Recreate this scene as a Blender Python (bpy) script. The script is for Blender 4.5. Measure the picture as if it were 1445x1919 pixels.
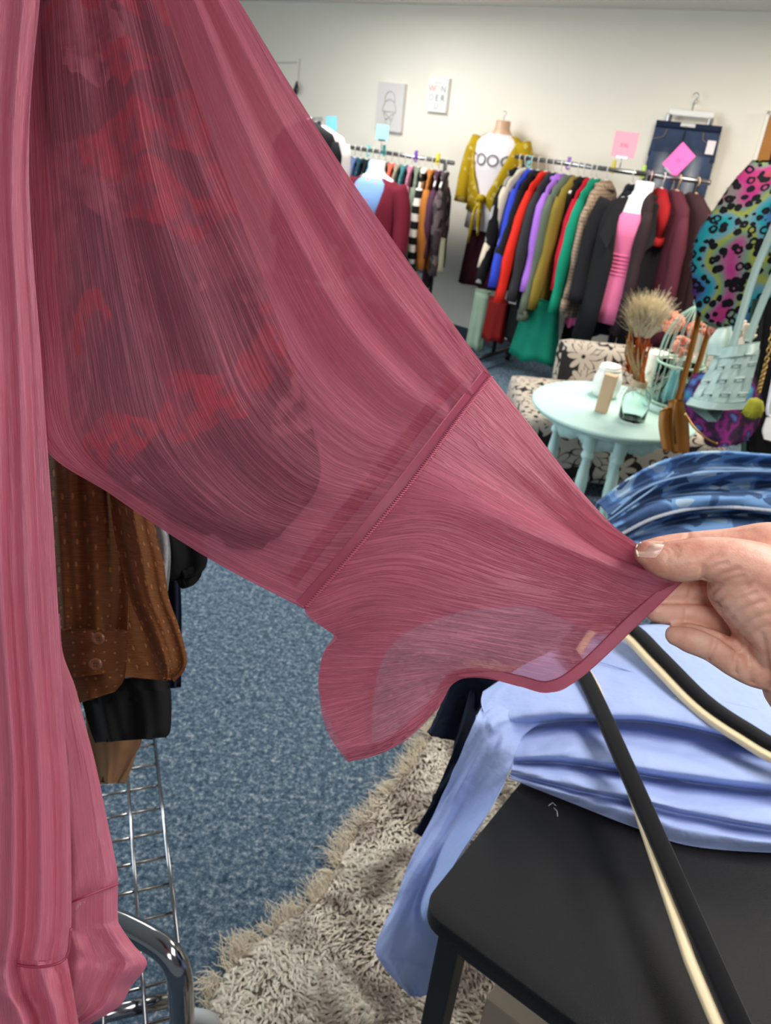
import bpy, bmesh, math, random
import numpy as np
from mathutils import Vector, Matrix, noise as mnoise
from mathutils.bvhtree import BVHTree
random.seed(7); np.random.seed(7)
scene = bpy.context.scene
COL = scene.collection
for o in list(bpy.data.objects): bpy.data.objects.remove(o)

# ------------------------------------------------------------------ camera
F = 1442.0; CH = 1.66
PIT = math.radians(28.0); ROL = math.radians(6.0)
FW = np.array([0, math.cos(PIT), -math.sin(PIT)])
_R0 = np.array([1.0, 0, 0]); _U0 = np.array([0, math.sin(PIT), math.cos(PIT)])
RT = _R0*math.cos(ROL) + _U0*math.sin(ROL)
UP = _U0*math.cos(ROL) - _R0*math.sin(ROL)
CP = np.array([0.0, 0.0, CH])
cam = bpy.data.cameras.new('camera'); camo = bpy.data.objects.new('camera', cam); COL.objects.link(camo)
m3 = np.column_stack([RT, UP, -FW])
camo.matrix_world = Matrix.Translation(Vector(CP)) @ Matrix(m3.tolist()).to_4x4()
cam.sensor_fit = 'VERTICAL'; cam.sensor_height = 36.0; cam.lens = F/1919.0*36.0
cam.clip_start = 0.02; cam.clip_end = 60
cam.dof.use_dof = True; cam.dof.focus_distance = 0.50; cam.dof.aperture_fstop = cam.lens/1.8
scene.camera = camo

# ------------------------------------------------------------------ world and lights
scene.view_settings.view_transform = 'Standard'; scene.view_settings.look = 'None'
scene.view_settings.gamma = 1.0; scene.view_settings.use_curve_mapping = False
scene.view_settings.exposure = 0.18
w = bpy.data.worlds.new('world'); scene.world = w; w.use_nodes = True
w.node_tree.nodes['Background'].inputs[0].default_value = (0.80, 0.90, 1.0, 1)
w.node_tree.nodes['Background'].inputs[1].default_value = 0.26
def area(name, loc, size, energy, color, rot=(0, 0, 0), sy=None):
    l = bpy.data.lights.new(name, 'AREA'); l.shape = 'RECTANGLE'; l.size = size; l.size_y = sy or size
    l.energy = energy; l.color = color
    o = bpy.data.objects.new(name, l); COL.objects.link(o); o.location = loc; o.rotation_euler = rot
    return o
# ceiling panel lamps of the shop
for i, (x, y, e, c) in enumerate([(-1.9, 3.4, 46, (.95, .98, 1)), (1.3, 3.6, 48, (1, .93, .82)), (-0.6, 5.3, 46, (.97, .98, .97)),
                                  (3.1, 2.9, 56, (1, .88, .72)), (1.0, .75, 26, (1, .96, .92)), (.1, -.9, 16, (1, .98, .95))]):
    area('ceiling_lamp', (x, y, 2.26), 0.60, e, c, sy=1.2)
# daylight from the shop window on the left
area('window_daylight', (-4.22, 2.7, 1.25), 1.6, 85, (.82, .92, 1), rot=(0, math.radians(-90), 0), sy=2.6)

# ------------------------------------------------------------------ pixel -> place helpers
def ray(x, y): return FW + RT*((x-722.5)/F) + UP*(-(y-959.5)/F)
def at(x, y, d): return Vector(CP + ray(x, y)*d)
def onz(x, y, z):
    v = ray(x, y); return Vector(CP + v*((z-CH)/v[2]))
def onplane(x, y, P, N):
    v = ray(x, y); P = np.array(P); N = np.array(N); return Vector(CP + v*(N@(P-CP)/(N@v)))
def depth(P): return float((np.array(P)-CP)@FW)
WB = np.array(onz(868, 636, 0)); WA = math.radians(54)
WT = np.array([-math.sin(WA), math.cos(WA), 0]); WN = np.array([-math.cos(WA), -math.sin(WA), 0])
def onwall(x, y, off=0.0): return onplane(x, y, WB+WN*off, WN)
WYAW = math.atan2(WN[1], WN[0])          # direction pointing out of the wall

# ------------------------------------------------------------------ materials
def lin(c): return tuple(((v/255)/12.92 if v/255 <= .04045 else ((v/255+.055)/1.055)**2.4) for v in c)
MATS = {}
def newmat(name):
    m = bpy.data.materials.new(name); m.use_nodes = True
    nt = m.node_tree; return m, nt, nt.nodes['Principled BSDF']
def link(nt, a, b): nt.links.new(a, b)
def node(nt, t, **kw):
    n = nt.nodes.new(t)
    for k, v in kw.items(): setattr(n, k, v)
    return n
def mth(nt, op, a, b=None, c=None):
    n = node(nt, 'ShaderNodeMath', operation=op)
    for i, v in enumerate((a, b, c)):
        if v is None: continue
        if isinstance(v, (int, float)): n.inputs[i].default_value = v
        else: link(nt, v, n.inputs[i])
    return n.outputs[0]
def mixc(nt, f, a, b):
    n = node(nt, 'ShaderNodeMix', data_type='RGBA')
    for i, v in ((0, f), (6, a), (7, b)):
        if isinstance(v, (int, float)): n.inputs[i].default_value = v
        elif isinstance(v, tuple): n.inputs[i].default_value = (*v[:3], 1)
        else: link(nt, v, n.inputs[i])
    return n.outputs[2]
def coords(nt, kind='Object', scale=(1, 1, 1), rot=(0, 0, 0), loc=(0, 0, 0)):
    tc = node(nt, 'ShaderNodeTexCoord'); mp = node(nt, 'ShaderNodeMapping')
    mp.inputs['Scale'].default_value = scale; mp.inputs['Rotation'].default_value = rot; mp.inputs['Location'].default_value = loc
    link(nt, tc.outputs[kind], mp.inputs[0]); return mp.outputs[0]
def noisetex(nt, vec, scale, detail=3, rough=.5, dist=0):
    n = node(nt, 'ShaderNodeTexNoise'); n.inputs['Scale'].default_value = scale; n.inputs['Detail'].default_value = detail
    n.inputs['Roughness'].default_value = rough; n.inputs['Distortion'].default_value = dist
    link(nt, vec, n.inputs['Vector']); return n.outputs[0]
def ramp(nt, fac, stops, interp='LINEAR'):
    n = node(nt, 'ShaderNodeValToRGB'); cr = n.color_ramp; cr.interpolation = interp
    while len(cr.elements) < len(stops): cr.elements.new(.5)
    for e, (p, c) in zip(cr.elements, stops): e.position = p; e.color = (*c[:3], 1)
    link(nt, fac, n.inputs[0]); return n.outputs[0]
def bump(nt, b, h, strength, dist=.002):
    n = node(nt, 'ShaderNodeBump'); n.inputs['Strength'].default_value = strength; n.inputs['Distance'].default_value = dist
    link(nt, h, n.inputs['Height']); link(nt, n.outputs[0], b.inputs['Normal'])
def plain(name, rgb, rough=.6, metal=0.0, spec=.5, bs=None, bst=.3, var=0.0, vs=20, bd=.002, sheen=0):
    if name in MATS: return MATS[name]
    m, nt, b = newmat(name); c = lin(rgb)
    b.inputs['Base Color'].default_value = (*c, 1); b.inputs['Roughness'].default_value = rough
    b.inputs['Metallic'].default_value = metal; b.inputs['Specular IOR Level'].default_value = spec
    if sheen: b.inputs['Sheen Weight'].default_value = sheen
    if bs or var:
        v = coords(nt)
        if var:
            f = noisetex(nt, v, vs, 4)
            link(nt, mixc(nt, f, tuple(x*(1-var) for x in c), tuple(min(1, x*(1+var)) for x in c)), b.inputs['Base Color'])
        if bs: bump(nt, b, noisetex(nt, v, bs, 3), bst, bd)
    MATS[name] = m; return m
def cloth(name, rgb, var=.15, rough=.85, bs=260, vs=9): return plain(name, rgb, rough, 0, .2, bs, .25, var, vs, .001)
def glassmat(name, rgb, rough=.03, alpha=None):
    m, nt, b = newmat(name); b.inputs['Base Color'].default_value = (*lin(rgb), 1); b.inputs['Roughness'].default_value = rough
    b.inputs['Transmission Weight'].default_value = 1.0; b.inputs['IOR'].default_value = 1.2; return m

def sheer(name, rgb, alpha, trans=.35, us=4.0, vs=130.0, bst=.55):
    m = bpy.data.materials.new(name); m.use_nodes = True; nt = m.node_tree; nt.nodes.clear()
    out = node(nt, 'ShaderNodeOutputMaterial'); c = lin(rgb)
    v = coords(nt, 'UV', (us, vs, 1)); v2 = coords(nt, 'UV', (us*2.2, vs*2.6, 1)); v3 = coords(nt, 'UV', (260, 260, 1))
    n1 = noisetex(nt, v, 1.0, 2, .55, .15); n2 = noisetex(nt, v2, 1.0, 2, .6); n3 = noisetex(nt, v3, 1.0, 2)
    ln = mth(nt, 'MAXIMUM', mth(nt, 'SUBTRACT', 1.0, mth(nt, 'MULTIPLY', mth(nt, 'ABSOLUTE', mth(nt, 'SUBTRACT', n1, .5)), 16.0)), 0.0)   # thin crinkle ridges
    h = mth(nt, 'ADD', mth(nt, 'ADD', mth(nt, 'MULTIPLY', n1, .5), mth(nt, 'MULTIPLY', ln, .55)), mth(nt, 'ADD', mth(nt, 'MULTIPLY', n2, .35), mth(nt, 'MULTIPLY', n3, .2)))
    bp = node(nt, 'ShaderNodeBump'); bp.inputs['Strength'].default_value = bst; bp.inputs['Distance'].default_value = .0022
    link(nt, h, bp.inputs['Height'])
    col = mixc(nt, n1, tuple(x*.86 for x in c), tuple(min(1, x*1.14) for x in c))
    df = node(nt, 'ShaderNodeBsdfDiffuse'); tl = node(nt, 'ShaderNodeBsdfTranslucent'); tr = node(nt, 'ShaderNodeBsdfTransparent')
    gl = node(nt, 'ShaderNodeBsdfGlossy'); gl.inputs['Roughness'].default_value = .45; gl.inputs['Color'].default_value = (1, .85, .88, 1)
    tr.inputs['Color'].default_value = (1, .80, .84, 1)
    for s in (df, tl): link(nt, col, s.inputs['Color'])
    for s in (df, tl, gl): link(nt, bp.outputs[0], s.inputs['Normal'])
    m1 = node(nt, 'ShaderNodeMixShader'); m1.inputs[0].default_value = trans
    link(nt, df.outputs[0], m1.inputs[1]); link(nt, tl.outputs[0], m1.inputs[2])
    mg = node(nt, 'ShaderNodeMixShader'); mg.inputs[0].default_value = .06
    link(nt, m1.outputs[0], mg.inputs[1]); link(nt, gl.outputs[0], mg.inputs[2])
    m2 = node(nt, 'ShaderNodeMixShader')
    al = mth(nt, 'ADD', alpha-.14, mth(nt, 'MULTIPLY', n1, .28)); al = mth(nt, 'MINIMUM', al, 1.0)
    link(nt, al, m2.inputs[0]); link(nt, tr.outputs[0], m2.inputs[1]); link(nt, mg.outputs[0], m2.inputs[2])
    link(nt, m2.outputs[0], out.inputs[0]); return m

# ------------------------------------------------------------------ mesh helpers
class MB:
    def __init__(s): s.v = []; s.f = []; s.uv = {}
    def add(s, vs, fs):
        k = len(s.v); s.v += [Vector(v) for v in vs]; s.f += [tuple(i+k for i in f) for f in fs]; return s
    def box(s, c, size, rz=0, bev=0, M=None):
        bm = bmesh.new(); bmesh.ops.create_cube(bm, size=1)
        for v in bm.verts: v.co = Vector((v.co.x*size[0], v.co.y*size[1], v.co.z*size[2]))
        if bev: bmesh.ops.bevel(bm, geom=list(bm.edges), offset=bev, segments=2, affect='EDGES', profile=.7)
        T = (M or (Matrix.Translation(c) @ Matrix.Rotation(rz, 4, 'Z')))
        bm.verts.index_update()
        s.add([T @ v.co for v in bm.verts], [[q.index for q in f.verts] for f in bm.faces]); bm.free(); return s
    def tube(s, pts, r, seg=10, cap=True, flat=None, up=None):
        pts = [Vector(p) for p in pts]; n = len(pts)
        rs = r if isinstance(r, (list, tuple)) else [r]*n
        prev = None; base = len(s.v)
        for i, p in enumerate(pts):
            t = (pts[min(i+1, n-1)] - pts[max(i-1, 0)]).normalized()
            if prev is None:
                a = Vector(up) if up else (Vector((0, 0, 1)) if abs(t.z) < .9 else Vector((1, 0, 0)))
                x = (a - t*a.dot(t)).normalized()
            else:
                x = (prev - t*prev.dot(t)).normalized()
            prev = x; y = t.cross(x); fl = flat if flat else 1.0
            for k in range(seg):
                a = 2*math.pi*k/seg; s.v.append(p + (x*math.cos(a)*fl + y*math.sin(a))*rs[i])
        for i in range(n-1):
            for k in range(seg):
                k2 = (k+1) % seg
                s.f.append((base+i*seg+k, base+i*seg+k2, base+(i+1)*seg+k2, base+(i+1)*seg+k))
        if cap:
            s.f.append(tuple(base+k for k in reversed(range(seg)))); s.f.append(tuple(base+(n-1)*seg+k for k in range(seg)))
        return s
    def lathe(s, prof, c=(0, 0, 0), seg=24, sx=1, sy=1):
        c = Vector(c); base = len(s.v)
        for r, z in prof:
            for k in range(seg):
                a = 2*math.pi*k/seg; s.v.append(c + Vector((r*math.cos(a)*sx, r*math.sin(a)*sy, z)))
        n = len(prof)
        for i in range(n-1):
            for k in range(seg):
                k2 = (k+1) % seg; s.f.append((base+i*seg+k, base+i*seg+k2, base+(i+1)*seg+k2, base+(i+1)*seg+k))
        s.f.append(tuple(base+k for k in reversed(range(seg)))); s.f.append(tuple(base+(n-1)*seg+k for k in range(seg)))
        return s
    def rings(s, rg, closed=True, cap=True):
        base = len(s.v); m = len(rg[0])
        for r in rg: s.v += [Vector(p) for p in r]
        for i in range(len(rg)-1):
            for k in range(m if closed else m-1):
                k2 = (k+1) % m; s.f.append((base+i*m+k, base+i*m+k2, base+(i+1)*m+k2, base+(i+1)*m+k))
        if cap and closed:
            s.f.append(tuple(base+k for k in reversed(range(m)))); s.f.append(tuple(base+(len(rg)-1)*m+k for k in range(m)))
        return s
    def build(s, name, mat, parent=None, smooth=True, loc=None, uvbox=0):
        o0 = Vector(loc) if loc is not None else (parent_world(parent) if parent else Vector((0, 0, 0)))
        me = bpy.data.meshes.new(name); me.from_pydata([v-o0 for v in s.v] if o0.length else s.v, [], s.f); me.update()
        return finish(name, me, mat, parent, smooth, loc, uvbox)
LOCAL = set()
def parent_world(p):
    if p is None or p.name in LOCAL: return Vector((0, 0, 0))
    v = Vector(p.location); q = p.parent
    while q: v += Vector(q.location); q = q.parent
    return v
def finish(name, me, mat, parent, smooth=True, loc=None, uvbox=0):
    if uvbox:
        uv = me.uv_layers.new(name='UVMap')
        for p in me.polygons:
            n = p.normal; ax = max(range(3), key=lambda i: abs(n[i]))
            for li in p.loop_indices:
                c = me.vertices[me.loops[li].vertex_index].co
                uv.data[li].uv = [(c.y*uvbox, c.z*uvbox), (c.x*uvbox, c.z*uvbox), (c.x*uvbox, c.y*uvbox)][ax]
    if smooth:
        for p in me.polygons: p.use_smooth = True
    if mat: me.materials.append(mat)
    o = bpy.data.objects.new(name, me); COL.objects.link(o)
    if parent: o.parent = parent
    if parent and parent.name in LOCAL: LOCAL.add(o.name)
    if loc is not None and not parent: o.location = loc
    return o
def sharp(o, ang=35):
    me = o.data; me.set_sharp_from_angle(angle=math.radians(ang)); return o
def tag(o, label=None, cat=None, group=None, kind=None):
    if label: o['label'] = label
    if cat: o['category'] = cat
    if group: o['group'] = group
    if kind: o['kind'] = kind
    return o
def thing(name, loc, label, cat, group=None, rz=0.0, local=False):
    o = bpy.data.objects.new(name, None); COL.objects.link(o); o.empty_display_size = .05
    o.location = loc; o.rotation_euler = (0, 0, rz); tag(o, label, cat, group)
    if local: LOCAL.add(o.name)
    return o
def copy_tree(o, parent=None):
    c = o.copy(); COL.objects.link(c); c.parent = parent
    if o.name in LOCAL: LOCAL.add(c.name)
    for ch in o.children: copy_tree(ch, c)
    return c
# smooth interpolation of control rows
def cr(P, n):
    P = np.array(P, float)
    if len(P) == 2: P = np.array([P[0], (P[0]+P[1])/2, P[1]])
    k = len(P); Q = np.vstack([2*P[0]-P[1], P, 2*P[-1]-P[-2]])
    t = np.linspace(0, k-1, n); i = np.minimum(t.astype(int), k-2); f = (t-i)[:, None]
    a, b, c, d = Q[i], Q[i+1], Q[i+2], Q[i+3]
    return .5*((2*b) + (-a+c)*f + (2*a-5*b+4*c-d)*f*f + (-a+3*b-3*c+d)*f**3)
def crv(P, n): return [Vector(p) for p in cr([list(p) for p in P], n)]
def surf_pts(rows, nu, nv):
    R = np.array([cr(r, nv) for r in rows])                 # k x nv x 3
    return np.stack([cr(R[:, j, :], nu) for j in range(nv)], axis=1)   # nu x nv x 3
_perm = np.random.RandomState(3).rand(256, 256)
def vn(x, y):
    xi = np.floor(x).astype(int); yi = np.floor(y).astype(int); xf = x-xi; yf = y-yi
    xf = xf*xf*(3-2*xf); yf = yf*yf*(3-2*yf)
    g = lambda a, b: _perm[a % 256, b % 256]
    return (g(xi, yi)*(1-xf)+g(xi+1, yi)*xf)*(1-yf) + (g(xi, yi+1)*(1-xf)+g(xi+1, yi+1)*xf)*yf - .5
def grid_mesh(name, pts, mat, parent, disp=None, uvs=(1, 1), px=True, thick=0.0, smooth=True):
    nu, nv = pts.shape[:2]; U, V = np.meshgrid(np.linspace(0, 1, nu), np.linspace(0, 1, nv), indexing='ij')
    if px:
        d = pts[..., 2].copy()
        if disp is not None: d = d + disp(U, V)
        X = (pts[..., 0]-722.5)/F; Y = -(pts[..., 1]-959.5)/F
        W = CP + (FW + X[..., None]*RT + Y[..., None]*UP)*d[..., None]
    else: W = pts
    o0 = np.array(parent_world(parent)); W = W-o0
    vs = W.reshape(-1, 3); idx = np.arange(nu*nv).reshape(nu, nv)
    fs = np.stack([idx[:-1, :-1], idx[:-1, 1:], idx[1:, 1:], idx[1:, :-1]], -1).reshape(-1, 4)
    if thick:
        du = np.gradient(W, axis=0); dv = np.gradient(W, axis=1); N = np.cross(du, dv); N /= (np.linalg.norm(N, axis=2, keepdims=True)+1e-12)
        cdir = -(W+o0-CP); s = np.sign((N*cdir).sum(2, keepdims=True)); W2 = W - N*s*thick
        k = nu*nv; vs = np.vstack([vs, W2.reshape(-1, 3)])
        rim = list(idx[0, :]) + list(idx[1:, -1]) + list(idx[-1, -2::-1]) + list(idx[-2:0:-1, 0])
        f2 = fs[:, ::-1] + k
        f3 = np.array([[rim[i], rim[(i+1) % len(rim)], rim[(i+1) % len(rim)]+k, rim[i]+k] for i in range(len(rim))])
        fs = np.vstack([fs, f2, f3])
    me = bpy.data.meshes.new(name); me.from_pydata(vs.tolist(), [], fs.tolist()); me.update()
    uv = me.uv_layers.new(name='UVMap'); uu = np.stack([U*uvs[0], V*uvs[1]], -1).reshape(-1, 2)
    li = np.zeros(len(me.loops), int); me.loops.foreach_get('vertex_index', li)
    uv.data.foreach_set('uv', uu[li % (nu*nv)].ravel())
    return finish(name, me, mat, parent, smooth)

def text_obj(name, body, size, M, mat, parent=None, align='CENTER'):
    cu = bpy.data.curves.new(name, 'FONT'); cu.body = body; cu.size = size; cu.align_x = align; cu.align_y = 'CENTER'; cu.extrude = .0006
    to = bpy.data.objects.new(name+'_tmp', cu); COL.objects.link(to)
    dg = bpy.context.evaluated_depsgraph_get(); me = bpy.data.meshes.new_from_object(to.evaluated_get(dg))
    bpy.data.objects.remove(to); o0 = parent_world(parent)
    for v in me.vertices: v.co = M @ v.co - o0
    return finish(name, me, mat, parent, False)
def frame_M(origin, xdir, ydir):
    x = Vector(xdir).normalized(); y = Vector(ydir); y = (y - x*y.dot(x)).normalized(); z = x.cross(y)
    return Matrix(((x.x, y.x, z.x, origin[0]), (x.y, y.y, z.y, origin[1]), (x.z, y.z, z.z, origin[2]), (0, 0, 0, 1)))

# ================================================================== THE SETTING
def carpet_mat():
    m, nt, b = newmat('carpet_blue_grey'); v = coords(nt)
    a = noisetex(nt, v, 85, 8, .85); c = noisetex(nt, v, 40, 5, .75); e = noisetex(nt, v, 2.2, 2)
    f = mth(nt, 'ADD', mth(nt, 'MULTIPLY', a, .72), mth(nt, 'MULTIPLY', c, .28))
    col = ramp(nt, f, [(.40, lin((20, 30, 44))), (.47, lin((60, 80, 98))), (.53, lin((98, 116, 130))), (.60, lin((180, 186, 186)))])
    link(nt, mixc(nt, mth(nt, 'MULTIPLY', e, .25), col, lin((70, 92, 114))), b.inputs['Base Color'])
    b.inputs['Roughness'].default_value = .95; b.inputs['Specular IOR Level'].default_value = .15
    bump(nt, b, f, .8, .004); return m
fl = MB().box((0, 4.0, -.03), (13, 13, .06)).build('floor', carpet_mat(), smooth=False); tag(fl, kind='structure')
CEIL = 2.30
wall_m = plain('wall_cream_paint', (232, 226, 212), .75, 0, .3, 60, .06, .03, 3)
def wallbox(name, s0, s1, z0, z1, th, mat, off=0.0):
    c = WB + WT*((s0+s1)/2) + WN*(off-th/2); c = Vector((c[0], c[1], (z0+z1)/2))
    o = MB().box((0, 0, 0), (s1-s0, th, z1-z0), M=Matrix.Translation(c) @ Matrix.Rotation(math.atan2(WT[1], WT[0]), 4, 'Z')).build(name, mat, smooth=False)
    return tag(o, kind='structure')
wallbox('wall_back', -5.2, 6.5, 0, CEIL, .12, wall_m)
wallbox('baseboard_back', -5.2, 6.5, 0, .10, .012, plain('baseboard_navy', (38, 48, 62), .5), off=.012)
cl = MB().box((0, 4.0, CEIL+.03), (13, 13, .06)).build('ceiling', plain('ceiling_tile_white', (226, 224, 216), .9, 0, .2, 140, .3, .04, 30), smooth=False); tag(cl, kind='structure')

for (y0, y1, z0, z1) in ((-2.4, 1.3, 0, CEIL), (4.1, 9.6, 0, CEIL), (1.3, 4.1, 0, .45), (1.3, 4.1, 2.05, CEIL)):
    tag(MB().box((-4.36, (y0+y1)/2, (z0+z1)/2), (.12, y1-y0, z1-z0)).build('wall_left', wall_m, smooth=False), kind='structure')
wn = thing('window_1', (-4.36, 2.7, .45), None, None); tag(wn, kind='structure'); wfm = plain('window_frame_white', (228, 228, 224), .5)
for (c, sz) in (((-4.36, 2.7, .475), (.10, 2.8, .05)), ((-4.36, 2.7, 2.025), (.10, 2.8, .05)), ((-4.36, 1.325, 1.25), (.10, .05, 1.5)), ((-4.36, 4.075, 1.25), (.10, .05, 1.5)), ((-4.36, 2.7, 1.25), (.07, .05, 1.5))):
    MB().box(c, sz, bev=.004).build('window_frame', wfm, wn, smooth=False)
for yc in (2.0125, 3.3875): MB().box((-4.36, yc, 1.25), (.008, 1.325, 1.5)).build('window_pane', glassmat('window_glass', (245, 250, 250)), wn, smooth=False)

# ================================================================== PINK SHEER KIMONO (foreground)
PINK = (220, 124, 147)
pink = sheer('pink_crinkle_chiffon', PINK, .54, .35, 5.0, 150, .8)
pink_rear = sheer('pink_crinkle_chiffon_rear', PINK, .84)
pink_body = sheer('pink_crinkle_chiffon_body', PINK, .96, .3, 9.0, 170.0, .5)
pink_dense = sheer('pink_chiffon_seam', (176, 72, 98), .96, .15, 30, 6, .25)
km = thing('kimono_top', at(60, -120, .56), 'dusty pink sheer crinkle kimono top, its wide sleeve pulled out by a hand', 'kimono')
def crk(fu, fv, a): return lambda U, V: a*(vn(U*fu+V*9, V*fv) + .6*vn(U*fu*1.9+31, V*fv*2.1+7))
def gs(x, c, w): return np.exp(-((x-c)/w)**2)
SL = [  # control rows from the shoulder down to the cuff seam; each from the upper edge to the lower edge
    [(372, -120, .60), (310, -120, .575), (230, -120, .565), (140, -120, .56), (40, -120, .565)],
    [(447, 0, .592), (375, 40, .565), (285, 95, .552), (170, 130, .548), (30, 110, .555)],
    [(532, 140, .578), (455, 235, .548), (345, 330, .535), (205, 380, .533), (35, 360, .548)],
    [(636, 304, .560), (555, 430, .528), (430, 540, .515), (250, 620, .515), (45, 620, .535)],
    [(738, 452, .540), (650, 600, .508), (515, 725, .495), (305, 820, .498), (75, 826, .520)],
    [(830, 580, .520), (748, 710, .490), (625, 840, .478), (430, 960, .480), (210, 928, .505)],
    [(882, 652, .507), (810, 755, .482), (715, 880, .470), (570, 1010, .472), (390, 1046, .492)],
    [(921, 704, .497), (858, 785, .476), (775, 897, .464), (675, 1020, .464), (570, 1141, .478)]]
def sl_disp(U, V):
    r = np.zeros_like(U); fade = 1-.6*U
    for c, drift, wd, a in ((.10, .02, .03, -.012), (.17, .03, .03, .012), (.245, .02, .035, -.013), (.34, .0, .045, .015), (.46, -.03, .05, -.006),
                            (.60, -.03, .05, -.010), (.70, -.05, .04, .010), (.80, -.05, .05, -.006), (.92, 0, .04, .005)):
        r += a*gs(V, c+drift*U+.012*np.sin(U*5+c*20), wd)*fade
    return r + crk(9, 105, .0010)(U, V) + .0005*vn(U*14, V*230)
slv = grid_mesh('sleeve_front', surf_pts(SL, 150, 640), pink, km, sl_disp, (1.0, 1.0))
SLB = [[(x, y, d + .012 + .052*math.sin(math.pi*min(1, max(0, j/4)))) for j, (x, y, d) in enumerate(r)] for r in SL]
grid_mesh('sleeve_back', surf_pts(SLB, 60, 120), pink_rear, km, lambda U, V: crk(4, 40, .0015)(U, V), (1, 1))
FL = [
    [(921, 704, .497), (858, 785, .476), (775, 897, .464), (675, 1020, .464), (570, 1141, .478)],
    [(1000, 805, .486), (955, 880, .462), (885, 975, .450), (760, 1080, .450), (606, 1176, .476)],
    [(1075, 903, .470), (1045, 965, .450), (985, 1045, .440), (850, 1125, .438), (690, 1175, .446), (632, 1194, .470)],
    [(1142, 978, .452), (1130, 1030, .440), (1080, 1105, .434), (960, 1170, .432), (760, 1225, .434), (640, 1215, .452), (606, 1222, .466)],
    [(1186, 1013, .438), (1198, 1062, .432), (1150, 1140, .430), (1030, 1225, .428), (880, 1240, .432), (730, 1300, .432), (596, 1272, .462)],
    [(1232, 1050, .433), (1228, 1092, .431), (1168, 1165, .430), (1075, 1245, .430), (965, 1258, .434), (840, 1265, .438), (745, 1350, .434), (603, 1345, .455)],
    [(1285, 1084, .433), (1245, 1124, .432), (1195, 1172, .430), (1092, 1268, .428), (1030, 1298, .428), (972, 1286, .434), (900, 1268, .440), (850, 1281, .442), (818, 1330, .440), (735, 1402, .440), (652, 1428, .452)]]
_old = surf_pts(FL, 30, 60).reshape(-1, 3)
def fld(x, y):      # depth of the flounce at a point, blended from the control rows above
    w_ = 1/(((_old[:, 0]-x)**2+(_old[:, 1]-y)**2)**1.5+60.0); return float((w_*_old[:, 2]).sum()/w_.sum())
FN = [  # rows follow the crinkle of the cloth, from the seam and free edge on the left to the pinch and hem on the right
    [(921, 704), (1000, 805), (1075, 903), (1142, 978), (1188, 1014), (1235, 1050), (1287, 1084)],
    [(888, 748), (975, 835), (1065, 930), (1140, 1000), (1192, 1032), (1240, 1062), (1284, 1088)],
    [(845, 805), (940, 880), (1040, 960), (1125, 1022), (1190, 1055), (1236, 1078), (1278, 1093)],
    [(785, 885), (890, 935), (1000, 990), (1110, 1045), (1180, 1078), (1230, 1095), (1268, 1102)],
    [(715, 975), (832, 972), (970, 1025), (1090, 1070), (1165, 1100), (1210, 1114), (1250, 1120)],
    [(642, 1060), (777, 1040), (930, 1088), (1060, 1118), (1140, 1132), (1185, 1140), (1222, 1147)],
    [(572, 1140), (700, 1105), (860, 1135), (1000, 1158), (1095, 1168), (1150, 1170), (1195, 1172)],
    [(612, 1180), (720, 1155), (850, 1172), (970, 1192), (1065, 1205), (1120, 1212), (1158, 1208)],
    [(631, 1196), (715, 1190), (830, 1200), (940, 1220), (1030, 1238), (1085, 1245), (1118, 1246)],
    [(606, 1224), (700, 1226), (810, 1226), (910, 1240), (995, 1260), (1050, 1272), (1080, 1276)],
    [(597, 1270), (680, 1264), (780, 1250), (880, 1252), (960, 1270), (1010, 1288), (1040, 1297)],
    [(599, 1310), (670, 1298), (750, 1278), (825, 1266), (880, 1264), (930, 1272), (975, 1287)],
    [(606, 1350), (660, 1334), (725, 1310), (785, 1288), (830, 1278), (865, 1272), (900, 1268)],
    [(622, 1388), (665, 1372), (715, 1350), (765, 1325), (800, 1306), (825, 1293), (850, 1281)],
    [(652, 1428), (690, 1420), (725, 1407), (760, 1388), (788, 1364), (806, 1345), (820, 1330)]]
FN = [[(x, y, fld(x, y)) for x, y in r] for r in FN]
def fl_disp(U, V):     # here U runs down the rows, V along them
    e = np.sin(np.pi*np.clip(V*1.02, 0, 1))
    r = .020*gs(U, .17-.06*V, .045)*e - .014*gs(U, .27-.12*V, .055)*e + .005*gs(U, .08, .03)*e + .004*np.sin(U*17+V*2)*gs(U, .75, .3)*(1-.5*V)
    return r + crk2(U, V)*(1-.25*V)
def crk2(U, V): return .00060*(vn(V*6+U*7, U*105)+.6*vn(V*11+31, U*220+7)) + .0003*vn(V*13, U*330)
fpts = surf_pts(FN, 480, 150)
flo = grid_mesh('cuff_flounce', np.transpose(fpts, (1, 0, 2)), sheer('pink_chiffon_flounce', PINK, .75, .4, 4.0, 120, .7), km, lambda A, B: fl_disp(B, A), (1, 1))
FLB = [
    [(921, 704, .499), (858, 785, .492), (775, 897, .494), (675, 1020, .494), (570, 1141, .480)],
    [(1000, 805, .488), (950, 885, .488), (870, 980, .488), (740, 1085, .488), (600, 1172, .480)],
    [(1075, 903, .472), (1045, 965, .470), (985, 1040, .474), (850, 1110, .478), (672, 1150, .478), (625, 1192, .474)],
    [(1142, 978, .454), (1130, 1030, .450), (1085, 1090, .452), (940, 1125, .466), (700, 1190, .474), (606, 1225, .468)],
    [(1185, 1014, .440), (1190, 1060, .440), (1140, 1130, .442), (990, 1135, .460), (760, 1165, .474), (692, 1290, .474), (600, 1300, .464)],
    [(1262, 1075, .435), (1225, 1110, .436), (1150, 1190, .436), (960, 1130, .458), (770, 1150, .472), (694, 1230, .474), (696, 1390, .466), (652, 1426, .456)]]
grid_mesh('flounce_back', surf_pts(FLB, 60, 160), pink_rear, km, lambda U, V: crk(4, 40, .0012)(U, V), (1, 1))
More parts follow.
